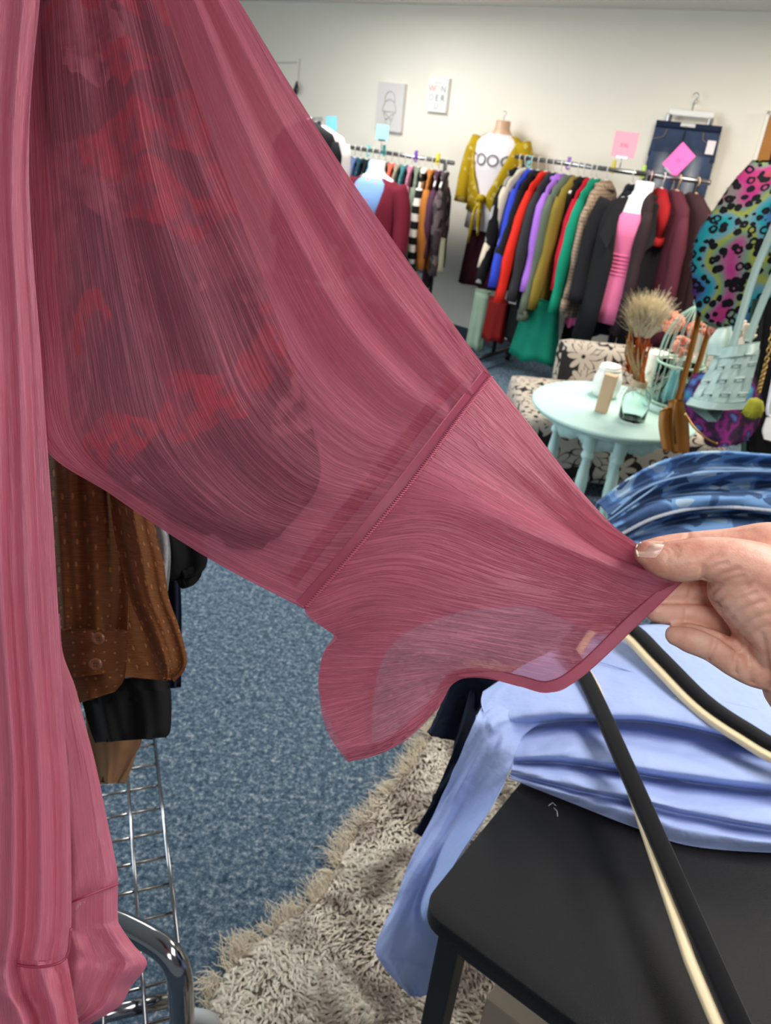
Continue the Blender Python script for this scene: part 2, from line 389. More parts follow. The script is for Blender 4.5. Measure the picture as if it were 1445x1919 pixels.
# seam band, its stitching, the second seam of the rear layer and the rolled hem
def band(name, rowA, rowB, mat, off, disp=None, n=160, rows=8, parent=km):
    A = cr(rowA, n); B = cr(rowB, n); P = np.stack([A+(B-A)*t for t in np.linspace(0, 1, rows)], 0)
    P[..., 2] += off; return grid_mesh(name, P, mat, parent, disp, (8, 1), thick=.0006)
seam = SL[-1]; seam_in = [(905, 694, .500), (838, 778, .478), (752, 890, .466), (650, 1018, .466), (553, 1129, .480)]
band('cuff_seam', seam_in, seam, pink_dense, -.0050)
seam_b = [(868, 672, .510), (795, 762, .50), (700, 880, .492), (610, 985, .492), (535, 1085, .49)]
seam_b2 = [(888, 690, .508), (815, 775, .498), (722, 895, .490), (632, 1000, .490), (552, 1100, .488)]
band('rear_cuff_seam', seam_b, seam_b2, pink_dense, .004)
st = MB(); S = cr(seam, 130)
for i in range(0, 128, 1):
    a = at(*S[i]) ; b = at(*S[i+1]); tow = (Vector(CP)-a).normalized()
    side = (b-a).cross(tow).normalized()*.0012
    st.tube([a+tow*.0056-side, a.lerp(b, .6)+tow*.0062, a.lerp(b, .9)+tow*.0056+side], .00042, 5)
st.build('seam_stitching', plain('pink_thread', (196, 98, 122), .7), km)
hem = FL[-1]; hemi = [(1268, 1070, .433), (1228, 1110, .432), (1180, 1152, .430), (1082, 1246, .428), (1028, 1276, .428), (975, 1266, .434), (902, 1252, .440), (842, 1263, .442), (803, 1315, .440), (728, 1382, .440), (648, 1404, .452)]
def hd(U, V): return .0015*np.sin(V*60)*U
band('cuff_hem', hemi, hem, pink_dense, -.0012, n=220)

# body of the kimono hanging at the left
def edge_rows(ys, xl, xr, dl, dm, dr, n=6):
    out = []
    for y, a, b in zip(ys, xl, xr):
        out.append([(a+(b-a)*t, y, (dl*(1-t)+dr*t) - dm*math.sin(math.pi*t)) for t in np.linspace(0, 1, n)])
    return out
ys = [-120, 0, 130, 250, 400, 640, 850, 1000, 1180, 1350, 1510, 1718, 1800]
xr = [82, 75, 62, 55, 57, 75, 90, 101, 111, 121, 131, 134, 124]
BD = edge_rows(ys, [-260]*13, xr, .56, .03, .515)
def bd_disp(U, V):
    r = np.zeros_like(U)
    for c, wd, a in ((.62, .05, .010), (.72, .045, -.012), (.80, .04, .009), (.88, .04, -.009), (.95, .02, .005)):
        r += a*.8*gs(V, c+.03*np.sin(U*4+c*9)+.05*vn(U*5, V*2+c), wd)*(.35+.7*U)
    return r + crk(9, 55, .0007)(U, V)
grid_mesh('front_panel', surf_pts(BD, 260, 240), pink_body, km, bd_disp, (1.6, 1.0))
BK = edge_rows(ys, [-260]*13, [x-25 for x in xr], .57, -.05, .60)
grid_mesh('back_panel', surf_pts(BK, 120, 80), pink_body, km, lambda U, V: .008*np.sin(V*13+U*2)+crk(6, 30, .0008)(U, V), (1.6, 1.0))
ysF = [1795, 1840, 1880, 1935, 1990]
BF = edge_rows(ysF, [-260]*5, [126, 134, 141, 150, 156], .556, .03, .520)
grid_mesh('hem_flounce', surf_pts(BF, 60, 160), pink_body, km, lambda U, V: bd_disp(U+1, V), (.3, 1.0))
sv = [(-60, 1795, .548), (20, 1806, .525), (60, 1812, .518), (100, 1808, .514), (126, 1790, .516), (133, 1740, .515)]
st = MB(); st.tube([at(x, y, d-.012) for x, y, d in cr(sv, 60)], .0009, 6); st.build('hem_seam', pink_dense, km)
def er2(data, dl, dm, dr, n=6):
    return [[(a+(b-a)*t, ya+(yb-ya)*t, dl*(1-t)+dr*t-dm*math.sin(math.pi*t)) for t in np.linspace(0, 1, n)] for ya, a, yb, b in data]
PB = er2([(1150, 70, 1150, 112), (1223, 80, 1223, 118), (1290, 85, 1287, 141), (1360, 90, 1352, 158), (1445, 95, 1431, 179), (1575, 100, 1556, 205), (1660, 105, 1632, 220), (1700, 108, 1656, 221)], .555, .012, .570)
rdsp = lambda U, V: .006*np.sin(V*9+U*3)*U+.006*vn(U*7+V*2, V*4)+crk(5, 25, .0008)(U, V)
grid_mesh('rear_panel', surf_pts(PB, 130, 80), pink_body, km, rdsp, (1, .4))
PC = er2([(1700, 108, 1656, 221), (1740, 106, 1718, 221), (1755, 106, 1737, 227), (1780, 106, 1770, 250), (1800, 106, 1798, 274), (1822, 106, 1817, 271), (1852, 104, 1849, 246), (1890, 98, 1887, 222), (1928, 90, 1925, 160), (1962, 80, 1960, 120)], .555, .014, .570)
grid_mesh('rear_flounce', surf_pts(PC, 90, 90), pink_body, km, lambda U, V: rdsp(np.ones_like(U), V)+.005*np.sin(V*10+U*5)*U+.004*vn(U*9, V*6), (.5, .4))
sv = [(108, 1702, .552), (135, 1690, .546), (175, 1674, .548), (222, 1656, .566)]
st = MB(); st.tube([at(x, y, d-.004) for x, y, d in cr(sv, 40)], .0008, 6); st.build('rear_seam', pink_dense, km)

# ================================================================== FLORAL BLOUSE worn inside the sheer sleeve
def floral_mat():
    m, nt, b = newmat('floral_print'); v = coords(nt, 'Object')
    vo = node(nt, 'ShaderNodeTexVoronoi'); vo.inputs['Scale'].default_value = 21; vo.inputs['Randomness'].default_value = 1
    wv = node(nt, 'ShaderNodeVectorMath', operation='ADD'); nz = node(nt, 'ShaderNodeTexNoise'); nz.inputs['Scale'].default_value = 24; nz.inputs['Detail'].default_value = 4
    link(nt, v, nz.inputs['Vector']); sc = node(nt, 'ShaderNodeVectorMath', operation='SCALE'); sc.inputs['Scale'].default_value = .045
    link(nt, nz.outputs['Color'], sc.inputs[0]); link(nt, v, wv.inputs[0]); link(nt, sc.outputs[0], wv.inputs[1]); link(nt, wv.outputs[0], vo.inputs['Vector'])
    sep = node(nt, 'ShaderNodeSeparateColor'); link(nt, vo.outputs['Color'], sep.inputs[0])
    c1 = ramp(nt, sep.outputs[0], [(0, lin((24, 20, 26))), (.3, lin((190, 34, 40))), (.48, lin((20, 18, 24))), (.62, lin((160, 110, 122))), (.74, lin((150, 30, 44))), (.80, lin((190, 140, 150))), (.9, lin((30, 28, 34)))], 'CONSTANT')
    n2 = noisetex(nt, v, 60, 4, .7); col = mixc(nt, ramp(nt, n2, [(.45, (0, 0, 0)), (.6, (1, 1, 1))]), c1, lin((70, 48, 60)))
    link(nt, col, b.inputs['Base Color']); b.inputs['Roughness'].default_value = .8; return m
fb = thing('floral_blouse', at(160, -100, .59), 'dark red and black floral blouse showing through the pink sheer sleeve', 'blouse')
FB = [[(60, -110, .583), (130, -110, .58), (200, -110, .58), (262, -110, .587)],
      [(60, 120, .572), (150, 130, .568), (240, 120, .570), (330, 90, .580)],
      [(75, 400, .562), (200, 420, .553), (320, 400, .555), (428, 350, .566)],
      [(90, 660, .550), (240, 680, .536), (390, 650, .536), (512, 580, .548)],
      [(130, 815, .535), (290, 850, .518), (450, 840, .514), (585, 800, .523)],
      [(235, 915, .518), (350, 960, .503), (460, 965, .498), (596, 910, .508)],
      [(330, 968, .506), (400, 1000, .500), (450, 1030, .497), (520, 1010, .502)]]
grid_mesh('blouse_sleeve', surf_pts(FB, 90, 90), floral_mat(), fb, lambda U, V: .006*np.sin(V*16+U*3), (1, 1), thick=.004)

# ================================================================== HAND pinching the cuff
def skin_mat():
    m, nt, b = newmat('skin'); v = coords(nt)
    a = noisetex(nt, v, 55, 4, .6); c = noisetex(nt, v, 700, 3, .6); e = noisetex(nt, v, 18, 2)
    col = ramp(nt, mth(nt, 'ADD', mth(nt, 'MULTIPLY', a, .5), mth(nt, 'MULTIPLY', e, .5)), [(.38, lin((196, 128, 108))), (.5, lin((222, 164, 142))), (.64, lin((234, 186, 166)))])
    link(nt, col, b.inputs['Base Color']); b.inputs['Roughness'].default_value = .48
    b.inputs['Subsurface Weight'].default_value = .25; b.inputs['Subsurface Radius'].default_value = (.012, .004, .002); b.inputs['Subsurface Scale'].default_value = .5
    vs_ = coords(nt, 'Object', (1, 1, 1)); wv = node(nt, 'ShaderNodeTexVoronoi'); wv.inputs['Scale'].default_value = 900; link(nt, vs_, wv.inputs['Vector'])
    h = mth(nt, 'ADD', c, mth(nt, 'MULTIPLY', wv.outputs[0], .6)); bump(nt, b, h, .22, .0006); return m
def chain(mb, cps, n=9, seg=18):
    P = cr([list(c) for c in cps], n*len(cps)); pts = [at(x, y, d) for x, y, d, r in P]; rs = [float(p[3]) for p in P]
    # rounded ends
    t0 = (pts[0]-pts[1]).normalized(); t1 = (pts[-1]-pts[-2]).normalized()
    a = [(pts[0]+t0*rs[0]*math.sin(q), rs[0]*math.cos(q)) for q in (1.45, 1.1, .7, .35)]
    b = [(pts[-1]+t1*rs[-1]*math.sin(q), rs[-1]*math.cos(q)) for q in (.35, .7, 1.1, 1.45)]
    mb.tube([p for p, _ in a]+pts+[p for p, _ in b], [r for _, r in a]+rs+[r for _, r in b], seg)
hb = MB()
chain(hb, [(1214, 1038, .4185, .0070), (1237, 1048, .4175, .0096), (1277, 1051, .4165, .0117), (1322, 1047, .416, .0120), (1372, 1058, .417, .0150), (1425, 1082, .420, .0190), (1500, 1125, .426, .0230)])   # thumb
chain(hb, [(1392, 1104, .421, .0185), (1425, 1140, .424, .0195), (1475, 1185, .430, .0250), (1540, 1240, .438, .0270)])   # thenar
chain(hb, [(1416, 1150, .428, .0160), (1440, 1180, .432, .018), (1500, 1220, .44, .024)])
chain(hb, [(1214, 1037, .4375, .0078), (1245, 1034, .4405, .0094), (1290, 1031, .443, .0106), (1370, 1028, .443, .0120), (1455, 1022, .442, .0135), (1540, 1060, .446, .0170), (1640, 1150, .455, .023), (1760, 1270, .47, .027)])   # index
chain(hb, [(1245, 1112, .450, .0078), (1272, 1109, .452, .0090), (1330, 1106, .454, .0105), (1400, 1098, .455, .0118), (1480, 1084, .455, .0140), (1590, 1140, .458, .021), (1720, 1270, .468, .027)])   # middle
chain(hb, [(1230, 1143, .4465, .0072), (1250, 1144, .448, .0084), (1290, 1147, .450, .0096), (1345, 1158, .451, .0104), (1410, 1172, .452, .0118), (1490, 1150, .455, .0150), (1600, 1150, .46, .020)])   # ring
chain(hb, [(1268, 1190, .438, .0064), (1290, 1195, .437, .0084), (1336, 1211, .436, .0092), (1386, 1240, .436, .0102), (1432, 1254, .439, .0118), (1500, 1240, .445, .0170), (1600, 1220, .455, .021)])   # little
chain(hb, [(1478, 1235, .436, .0220), (1505, 1255, .437, .0270), (1545, 1290, .440, .0280), (1640, 1330, .45, .029), (1800, 1360, .47, .030), (1980, 1420, .48, .031), (2300, 1500, .49, .036), (2700, 1600, .50, .041)])   # heel of the palm and forearm
chain(hb, [(1500, 1090, .446, .020), (1560, 1180, .45, .026), (1640, 1280, .455, .028), (1800, 1330, .475, .031)])
def remesh(mb, vox, it):
    me = bpy.data.meshes.new('tmp'); me.from_pydata(mb.v, [], mb.f); me.update()
    o = bpy.data.objects.new('tmp', me); COL.objects.link(o)
    r = o.modifiers.new('r', 'REMESH'); r.mode = 'VOXEL'; r.voxel_size = vox
    s = o.modifiers.new('s', 'SMOOTH'); s.factor = .5; s.iterations = it
    dg = bpy.context.evaluated_depsgraph_get(); m2 = bpy.data.meshes.new_from_object(o.evaluated_get(dg)); bpy.data.objects.remove(o); return m2
hm = remesh(hb, .00115, 4)
bm = bmesh.new(); bm.from_mesh(hm); bvh = BVHTree.FromBMesh(bm)
def cast(x, y):
    h = bvh.ray_cast(Vector(CP), Vector(ray(x, y)).normalized()); return h[0], h[1]
CREASES = [  # pixel polyline on the skin, width, depth
    ([(1320, 1064), (1321, 1078), (1318, 1090)], .0016, .0016), ([(1321, 1066), (1335, 1048), (1352, 1040)], .0014, .0009),
    ([(1320, 1078), (1340, 1062), (1362, 1055)], .0013, .0008), ([(1326, 1098), (1350, 1080), (1385, 1068)], .0014, .0009),
    ([(1332, 1112), (1356, 1092), (1392, 1080)], .0013, .0009), ([(1340, 1130), (1362, 1112), (1400, 1098)], .0014, .0010),
    ([(1350, 1147), (1375, 1128), (1415, 1112)], .0014, .0010), ([(1362, 1165), (1390, 1145), (1430, 1128)], .0014, .0010), ([(1380, 1185), (1405, 1166), (1440, 1150)], .0013, .0009),
    ([(1392, 1198), (1415, 1185), (1445, 1172)], .0013, .0008),
    ([(1257, 1026), (1264, 1033), (1262, 1040)], .0011, .0006), ([(1248, 1030), (1254, 1040), (1250, 1052)], .0010, .0005), ([(1266, 1022), (1272, 1032), (1268, 1044)], .0010, .0005),
    ([(1290, 996), (1289, 1002), (1288, 1008)], .0012, .0008),
    ([(1297, 1090), (1296, 1104), (1293, 1120)], .0013, .0014), ([(1288, 1126), (1287, 1144), (1284, 1166)], .0012, .0013),
    ([(1356, 1160), (1357, 1178), (1362, 1196)], .0013, .0012), ([(1342, 1198), (1336, 1216), (1326, 1240)], .0013, .0015), ([(1388, 1222), (1379, 1232), (1378, 1262)], .0014, .0016),
    ([(1240, 1126), (1285, 1126), (1325, 1128), (1345, 1136)], .0016, .0030), ([(1262, 1170), (1300, 1172), (1345, 1190), (1380, 1215)], .0014, .0022),
    ([(1400, 1206), (1404, 1235), (1408, 1280)], .0018, .0016), ([(1428, 1188), (1436, 1230), (1445, 1290)], .0016, .0010)]
kd = [(v, v.co.copy(), v.normal.copy()) for v in bm.verts]
VC = np.array([c for _, c, _ in kd]); disp = np.zeros(len(kd))
for pl, wd, dp in CREASES:
    pts = cr([list(p) for p in pl], 26); C3 = [cast(x, y)[0] for x, y in pts]; C3 = np.array([c for c in C3 if c is not None])
    if len(C3) == 0: continue
    mn = np.full(len(kd), 9.0)
    for c in C3: mn = np.minimum(mn, ((VC-c)**2).sum(1))
    disp = np.maximum(disp, dp*np.exp(-mn/wd**2)) + .25*dp*np.exp(-mn/(wd*1.9)**2)
for i in np.nonzero(disp > 1e-6)[0]: kd[i][0].co -= kd[i][2]*float(disp[i])*.85
bm.to_mesh(hm); bm.free()
person = thing('person', at(1700, 1300, .46), 'right hand with thumb and forefinger pinching the hem of the pink cuff', 'person')
o0 = parent_world(person)
for v in hm.vertices: v.co -= o0
hm.materials.clear(); hand = finish('hand', hm, skin_mat(), person)
# thumbnail: shell lying on the skin
nr = [[(1202, 1017), (1220, 1014), (1246, 1015)], [(1195, 1022), (1220, 1020), (1247, 1021)], [(1194, 1033), (1218, 1033), (1241, 1033)], [(1197, 1043), (1214, 1045), (1230, 1045)]]
NP = []
for r in nr:
    rr = []
    for x, y in r:
        h, n = cast(x, y)
        if h is None: h = at(x, y+6, .412)
        rr.append((x, y, depth(h)-.0006))
    NP.append(rr)
nailm = plain('nail', (236, 190, 172), .22, 0, .5, var=.06, vs=120)
grid_mesh('thumbnail', surf_pts(NP, 18, 18), nailm, person, lambda U, V: -.0004*np.sin(np.pi*U)*np.sin(np.pi*V), thick=.0007)
cut = [NP[0][0], NP[1][0], NP[2][0], NP[3][0]]
mb = MB(); mb.tube([at(x-1, y, d-.0003) for x, y, d in cr(cut, 20)], .0006, 6); mb.build('nail_tip', plain('nail_white', (240, 226, 205), .3), person)

# ================================================================== BLACK TABLE
TZ = .84
TA = np.array(onz(786, 1700, TZ)); TU = np.array([.563, .826, 0]); TW = np.array([.826, -.563, 0])
def tp(u, w_, z): return Vector(TA + TU*u + TW*w_ + np.array([0, 0, z-TA[2]]))
TYAW = math.atan2(TU[1], TU[0])
def textured_black():
    m, nt, b = newmat('black_textured_coat'); v = coords(nt)
    n = noisetex(nt, v, 900, 2, .6); b.inputs['Base Color'].default_value = (*lin((17, 17, 19)), 1)
    b.inputs['Roughness'].default_value = .45; b.inputs['Specular IOR Level'].default_value = .25
    bump(nt, b, n, .8, .0008); return m
tb = thing('table', tp(0, 0, 0), 'black textured table with rounded corners carrying the blue shirt and jeans', 'table')
bm = bmesh.new(); pts = []
TL, TWD, RC = 1.28, .62, .030
for (cx, cy, a0) in ((RC, RC, 180), (TL-RC, RC, 270), (TL-RC, TWD-RC, 0), (RC, TWD-RC, 90)):
    for k in range(9):
        a = math.radians(a0+k*90/8); pts.append((cx+RC*math.cos(a), cy+RC*math.sin(a)))
mb = MB(); n = len(pts); ringz = [(-.026, .002), (-.024, 0), (-.002, 0), (0, .002)]
mb.rings([[tp(p[0]+(q if p[0] < TL/2 else -q), p[1]+(q if p[1] < TWD/2 else -q), TZ+z) for p in pts] for z, q in ringz])
top = mb.build('tabletop', textured_black(), tb); sharp(top, 50)
blk = plain('black_steel', (14, 14, 16), .4, 0, .5)
def beam(name, pts, sx, sy, mat, parent):
    a, b = Vector(pts[0]), Vector(pts[1]); z = (b-a).normalized(); x = Vector(TU); x = (x - z*x.dot(z)).normalized(); y = z.cross(x)
    M = Matrix(((x.x, y.x, z.x, (a.x+b.x)/2), (x.y, y.y, z.y, (a.y+b.y)/2), (x.z, y.z, z.z, (a.z+b.z)/2), (0, 0, 0, 1)))
    return MB().box((0, 0, 0), (sx, sy, (b-a).length), M=M, bev=.003).build(name, mat, parent, smooth=False)
for (u, w_) in ((.040, .034), (.040, TWD-.034), (TL-.04, .034), (TL-.04, TWD-.034)):
    beam('leg', (tp(u, w_, .012), tp(u, w_, TZ-.026)), .030, .030, blk, tb)
beam('apron', (tp(.025, .05, TZ-.042), tp(.025, TWD-.05, TZ-.042)), .018, .032, blk, tb)
beam('apron', (tp(.06, .025, TZ-.045), tp(TL-.06, .025, TZ-.045)), .018, .030, blk, tb)
br = MB(); br.tube([tp(.12, .055, TZ-.03), tp(.16, .06, TZ-.10), tp(.20, .062, TZ-.20)], [.013, .012, .014], 8); br.build('folding_bracket', plain('black_plastic', (16, 16, 18), .25), tb)
for pl in ([(1028, 1510), (1036, 1504), (1042, 1510)], [(1038, 1514), (1044, 1520), (1045, 1530)], [(1354, 1842), (1358, 1850), (1352, 1856), (1362, 1858)]):
    MB().tube([onz(x, y, TZ+.0002) for x, y in pl], .0005, 5).build('scratch', plain('scratch_white', (170, 170, 172), .8), tb)
bx = MB().box((0, 0, 0), (.36, .30, .46), M=Matrix.Translation(tp(.36, .20, .243)) @ Matrix.Rotation(TYAW, 4, 'Z'), bev=.004)
tag(bx.build('storage_box', plain('beige_board', (150, 138, 122), .8, 0, .2, 30, .1, .05, 6), smooth=False), 'beige storage box standing on the rug under the black table', 'box')

# ------------------------------------------------------------------ blue shirt lying on the table
def zrow(r):
    if len(r) == 5: r = list(r) + [(r[-1][0]+260, r[-1][1]+(r[-1][1]-r[-2][1])*.35, r[-1][2]-.012)]
    return [(x, y, depth(onz(x, y, z))) for x, y, z in r]
def prow(r): return [(x, y, depth(onplane(x, y, TA-TW*dd, TW))) for x, y, dd in r]
blue = plain('light_blue_cotton', (162, 180, 226), .8, 0, .2, 45, .5, .05, 14, .006)
sh = thing('dress_shirt', tp(.35, .2, TZ), 'pale blue cotton shirt spread over the black table, a sleeve hanging off', 'shirt')
SR = [[(905, 1296, .88), (1000, 1236, .90), (1120, 1190, .91), (1250, 1170, .92), (1500, 1200, .92)],
      [(902, 1318, .888), (1000, 1285, .91), (1120, 1258, .918), (1260, 1255, .92), (1500, 1310, .925)],
      [(914, 1352, .892), (1015, 1336, .918), (1130, 1334, .925), (1260, 1344, .93), (1500, 1396, .93)],
      [(930, 1370, .868), (1035, 1350, .880), (1150, 1349, .882), (1262, 1358, .888), (1500, 1410, .888)],
      [(938, 1376, .858), (1040, 1354, .862), (1150, 1354, .866), (1265, 1364, .874), (1500, 1416, .876)],
      [(945, 1392, .872), (1045, 1384, .892), (1150, 1392, .898), (1270, 1410, .90), (1500, 1448, .90)],
      [(954, 1418, .868), (1050, 1416, .896), (1150, 1428, .902), (1278, 1448, .906), (1500, 1474, .904)],
      [(957, 1427, .852), (1050, 1428, .866), (1150, 1441, .872), (1280, 1462, .872), (1500, 1487, .872)],
      [(958, 1430, .850), (1052, 1432, .856), (1152, 1446, .86), (1281, 1467, .862), (1500, 1492, .862)],
      [(960, 1438, .862), (1060, 1450, .878), (1160, 1466, .884), (1282, 1490, .886), (1500, 1520, .886)],
      [(957, 1447, .856), (1076, 1472, .880), (1178, 1492, .886), (1298, 1520, .89), (1500, 1552, .89)],
      [(956, 1451, .848), (1080, 1481, .856), (1180, 1502, .858), (1300, 1531, .862), (1500, 1564, .862)],
      [(955, 1454, .852), (1072, 1490, .862), (1180, 1520, .868), (1300, 1556, .872), (1500, 1584, .872)],
      [(956, 1459, .845), (1065, 1502, .845), (1180, 1547, .845), (1300, 1586, .845), (1500, 1600, .845)]]
def wr(a, fu=6, fv=9): return lambda U, V: a*(vn(U*fu+V*3, V*fv)+.5*vn(U*fu*2.3+V*5+9, V*fv*2+4))
grid_mesh('shirt_body', surf_pts([zrow(r) for r in SR], 260, 220), blue, sh, lambda U, V: wr(.012, 7, 7)(U, V)+.004*vn(U*26+V*8, V*16), thick=.002)
ZR = [zrow([(925, 1290, .885), (975, 1318, .895), (1030, 1345, .885)]), zrow([(900, 1330, .89), (930, 1345, .905), (985, 1375, .88)])]
PR = [[(890, 1352, .08), (920, 1380, .055), (968, 1408, .02)], [(852, 1440, .09), (893, 1440, .06), (954, 1447, .015)], [(816, 1520, .10), (850, 1530, .075), (912, 1525, .02)],
      [(772, 1605, .10), (806, 1620, .075), (856, 1612, .02)], [(740, 1688, .095), (775, 1700, .075), (812, 1700, .025)], [(705, 1772, .085), (762, 1780, .065), (850, 1790, .03)],
      [(716, 1808, .075), (765, 1815, .055), (838, 1832, .03)], [(748, 1846, .06), (778, 1858, .05), (815, 1860, .03)], [(768, 1866, .055), (780, 1868, .05), (796, 1866, .04)]]
grid_mesh('shirt_sleeve', surf_pts(ZR+[prow(r) for r in PR], 150, 70), blue, sh, lambda U, V: wr(.012, 12, 4)(U, V) + .010*np.sin(V*9+U*4)*np.clip(U*2, 0, 1), thick=.002)
plk = [(1040, 1268, .913), (1150, 1283, .916), (1250, 1300, .918), (1300, 1302, .918)]
pk = [zrow([(1060, 1258, .913), (1180, 1272, .917), (1285, 1288, .92)]), zrow([(1060, 1262, .913), (1180, 1276, .917), (1285, 1292, .92)])]
sm = MB(); sm.tube([onz(x, y, z+.004) for x, y, z in cr([(1075, 1226, .913), (1180, 1258, .916), (1300, 1300, .919), (1420, 1330, .921)], 40)], .0008, 5); sm.build('placket_seam', plain('blue_thread', (138, 158, 208), .7), sh)
sm = MB(); sm.tube([onz(x, y, z+.003) for x, y, z in cr([(1290, 1330, .918), (1360, 1318, .92), (1450, 1322, .92)], 30)], .0008, 5); sm.build('pocket_seam', MATS['blue_thread'], sh)

# ------------------------------------------------------------------ hanger lying on the shirt
hg = thing('clothes_hanger', onz(1200, 1500, .92), 'black velvet hanger with cream edge lying across the blue shirt', 'hanger')
velvet = plain('black_velvet', (17, 17, 20), .95, 0, .1, 900, .3, .2, 60, .0005, sheen=.15)
cream = plain('cream_edge', (226, 208, 168), .45)
def bar(path, wd, th, name, mat, sidewise=0.0, dz=0.0):
    P = crv(path, 40); mb = MB(); rg = []
    for i, p in enumerate(P):
        t = (P[min(i+1, 39)]-P[max(i-1, 0)]).normalized(); s = t.cross(Vector((0, 0, 1))).normalized(); c = p + s*(sidewise(i/39) if callable(sidewise) else sidewise) + Vector((0, 0, dz))
        rg.append([c+s*wd*a+Vector((0, 0, th*b)) for a, b in ((-1, -.7), (-.8, -1), (.8, -1), (1, -.7), (1, .7), (.8, 1), (-.8, 1), (-1, .7))])
    mb.rings(rg); return mb.build(name, mat, hg)
HP1 = [onz(1062, 1215, .925), onz(1100, 1275, .928), onz(1170, 1430, .928), onz(1262, 1640, .915), onz(1372, 1890, .900), onz(1450, 2060, .89)]
bar(HP1, .0110, .006, 'trouser_bar', velvet); bar(HP1, .0062, .004, 'bar_edge', cream, lambda f: -.0125+.031*min(1, max(0, (f-.22)/.5)), -.0075)
HP2 = [onz(1062, 1215, .925), onz(1110, 1160, .935), onz(1180, 1178, .945), onz(1240, 1235, .945), onz(1320, 1315, .94), onz(1400, 1370, .94), onz(1480, 1412, .945), onz(1620, 1440, .95)]
bar(HP2, .0115, .008, 'shoulder_arm', velvet); bar(HP2, .0070, .005, 'arm_edge', cream, .0155, -.006)
pn = MB(); pn.tube([onz(1266, 1309, .926), onz(1312, 1323, .926)], .0011, 6); pn.build('pin', plain('brass_pin', (170, 158, 120), .3, 1), hg)

# ------------------------------------------------------------------ patterned jeans in a heap
def camo():
    m, nt, b = newmat('camo_denim'); v = coords(nt)
    nz = noisetex(nt, v, 15, 1, .3, .4)
    c = ramp(nt, nz, [(.0, lin((44, 70, 120))), (.45, lin((62, 96, 150))), (.49, lin((104, 146, 194))), (.62, lin((168, 190, 208)))], 'CONSTANT')
    vo = node(nt, 'ShaderNodeTexVoronoi'); vo.inputs['Scale'].default_value = 26; link(nt, v, vo.inputs['Vector'])
    sp = node(nt, 'ShaderNodeSeparateColor'); link(nt, vo.outputs['Color'], sp.inputs[0])
    c = mixc(nt, mth(nt, 'GREATER_THAN', sp.outputs[0], .78), c, lin((34, 56, 100)))
    f = noisetex(nt, v, 420, 3, .7); c = mixc(nt, mth(nt, 'MULTIPLY', f, .38), c, lin((130, 160, 190)))
    link(nt, c, b.inputs['Base Color']); b.inputs['Roughness'].default_value = .9; b.inputs['Specular IOR Level'].default_value = .15; bump(nt, b, f, .4, .001); return m
cam_d = camo()
jn = thing('jeans', tp(.95, .1, TZ), 'blue camouflage patterned denim jeans heaped behind the hand', 'jeans')
JR = [[(1116, 956, .89), (1180, 910, .93), (1250, 878, .96), (1340, 862, .97), (1520, 870, .97)],
      [(1120, 943, .93), (1182, 896, .99), (1252, 862, 1.03), (1340, 847, 1.05), (1520, 858, 1.04)],
      [(1132, 954, .93), (1198, 908, .965), (1275, 881, .995), (1380, 870, 1.005), (1520, 876, 1.0)],
      [(1138, 964, .95), (1205, 918, .99), (1285, 893, 1.02), (1380, 885, 1.03), (1520, 888, 1.03)],
      [(1145, 978, .92), (1212, 938, .945), (1295, 918, .96), (1380, 913, .965), (1520, 904, .975)],
      [(1150, 988, .935), (1218, 950, .975), (1300, 931, .995), (1380, 931, 1.0), (1520, 925, 1.0)],
      [(1160, 1002, .905), (1225, 972, .945), (1300, 955, .965), (1380, 952, .97), (1520, 966, .97)],
      [(1165, 1012, .875), (1235, 986, .895), (1310, 968, .91), (1400, 965, .92), (1520, 976, .92)],
      [(1190, 1022, .885), (1260, 1002, .915), (1330, 990, .93), (1420, 985, .935), (1520, 990, .935)],
      [(1180, 1110, .845), (1260, 1090, .85), (1330, 1080, .86), (1420, 1070, .86), (1520, 1070, .86)]]
grid_mesh('denim_folds', surf_pts([zrow(r) for r in JR], 150, 150), cam_d, jn, wr(.016, 8, 6), thick=.003)
def denim_line(name, px, dz, r, mat):
    mb = MB(); mb.tube([onz(x, y, z+dz) for x, y, z in cr(px, 60)], r, 6); mb.build(name, mat, jn)
denim_line('pale_seam', [(1160, 1003, .907), (1225, 971, .947), (1300, 953, .967), (1380, 951, .972), (1520, 965, .972)], .004, .0042, plain('pale_thread', (176, 180, 190), .9, 0, .1, 500, .5, .3, 200))
denim_line('waistband_seam', [(1145, 964, .95), (1205, 917, .992), (1285, 891, 1.022), (1380, 883, 1.032), (1520, 886, 1.032)], .003, .002, plain('denim_thread', (120, 150, 184), .9))
denim_line('leg_seam', [(1140, 975, .93), (1190, 940, .965), (1225, 915, .985), (1262, 885, 1.01)], .006, .0022, MATS['denim_thread'])
dark = plain('dark_indigo_denim', (28, 36, 52), .9, 0, .15, 300, .4, .45, 40, .001)
grid_mesh('hanging_leg', surf_pts([zrow([(900, 1262, .80), (950, 1262, .80), (1010, 1262, .80)]), prow([(885, 1300, .17), (915, 1305, .16), (960, 1310, .15)]), prow([(866, 1365, .15), (890, 1375, .14), (925, 1385, .12)]), prow([(840, 1430, .145), (865, 1440, .12), (900, 1450, .08)]), prow([(812, 1495, .14), (835, 1505, .12), (870, 1510, .09)]), prow([(779, 1560, .13), (795, 1566, .12), (815, 1560, .10)])], 60, 40), dark, jn, wr(.006, 9, 4), thick=.006)
grid_mesh('turned_up_cuff', surf_pts([prow([(850, 1262, .20), (880, 1265, .18), (930, 1270, .14)]), prow([(840, 1300, .205), (868, 1305, .19), (905, 1310, .15)]), prow([(822, 1345, .205), (850, 1350, .19), (884, 1350, .16)]), prow([(807, 1374, .20), (828, 1384, .19), (860, 1389, .17)])], 40, 30), dark, jn, wr(.006, 6, 4), thick=.008)

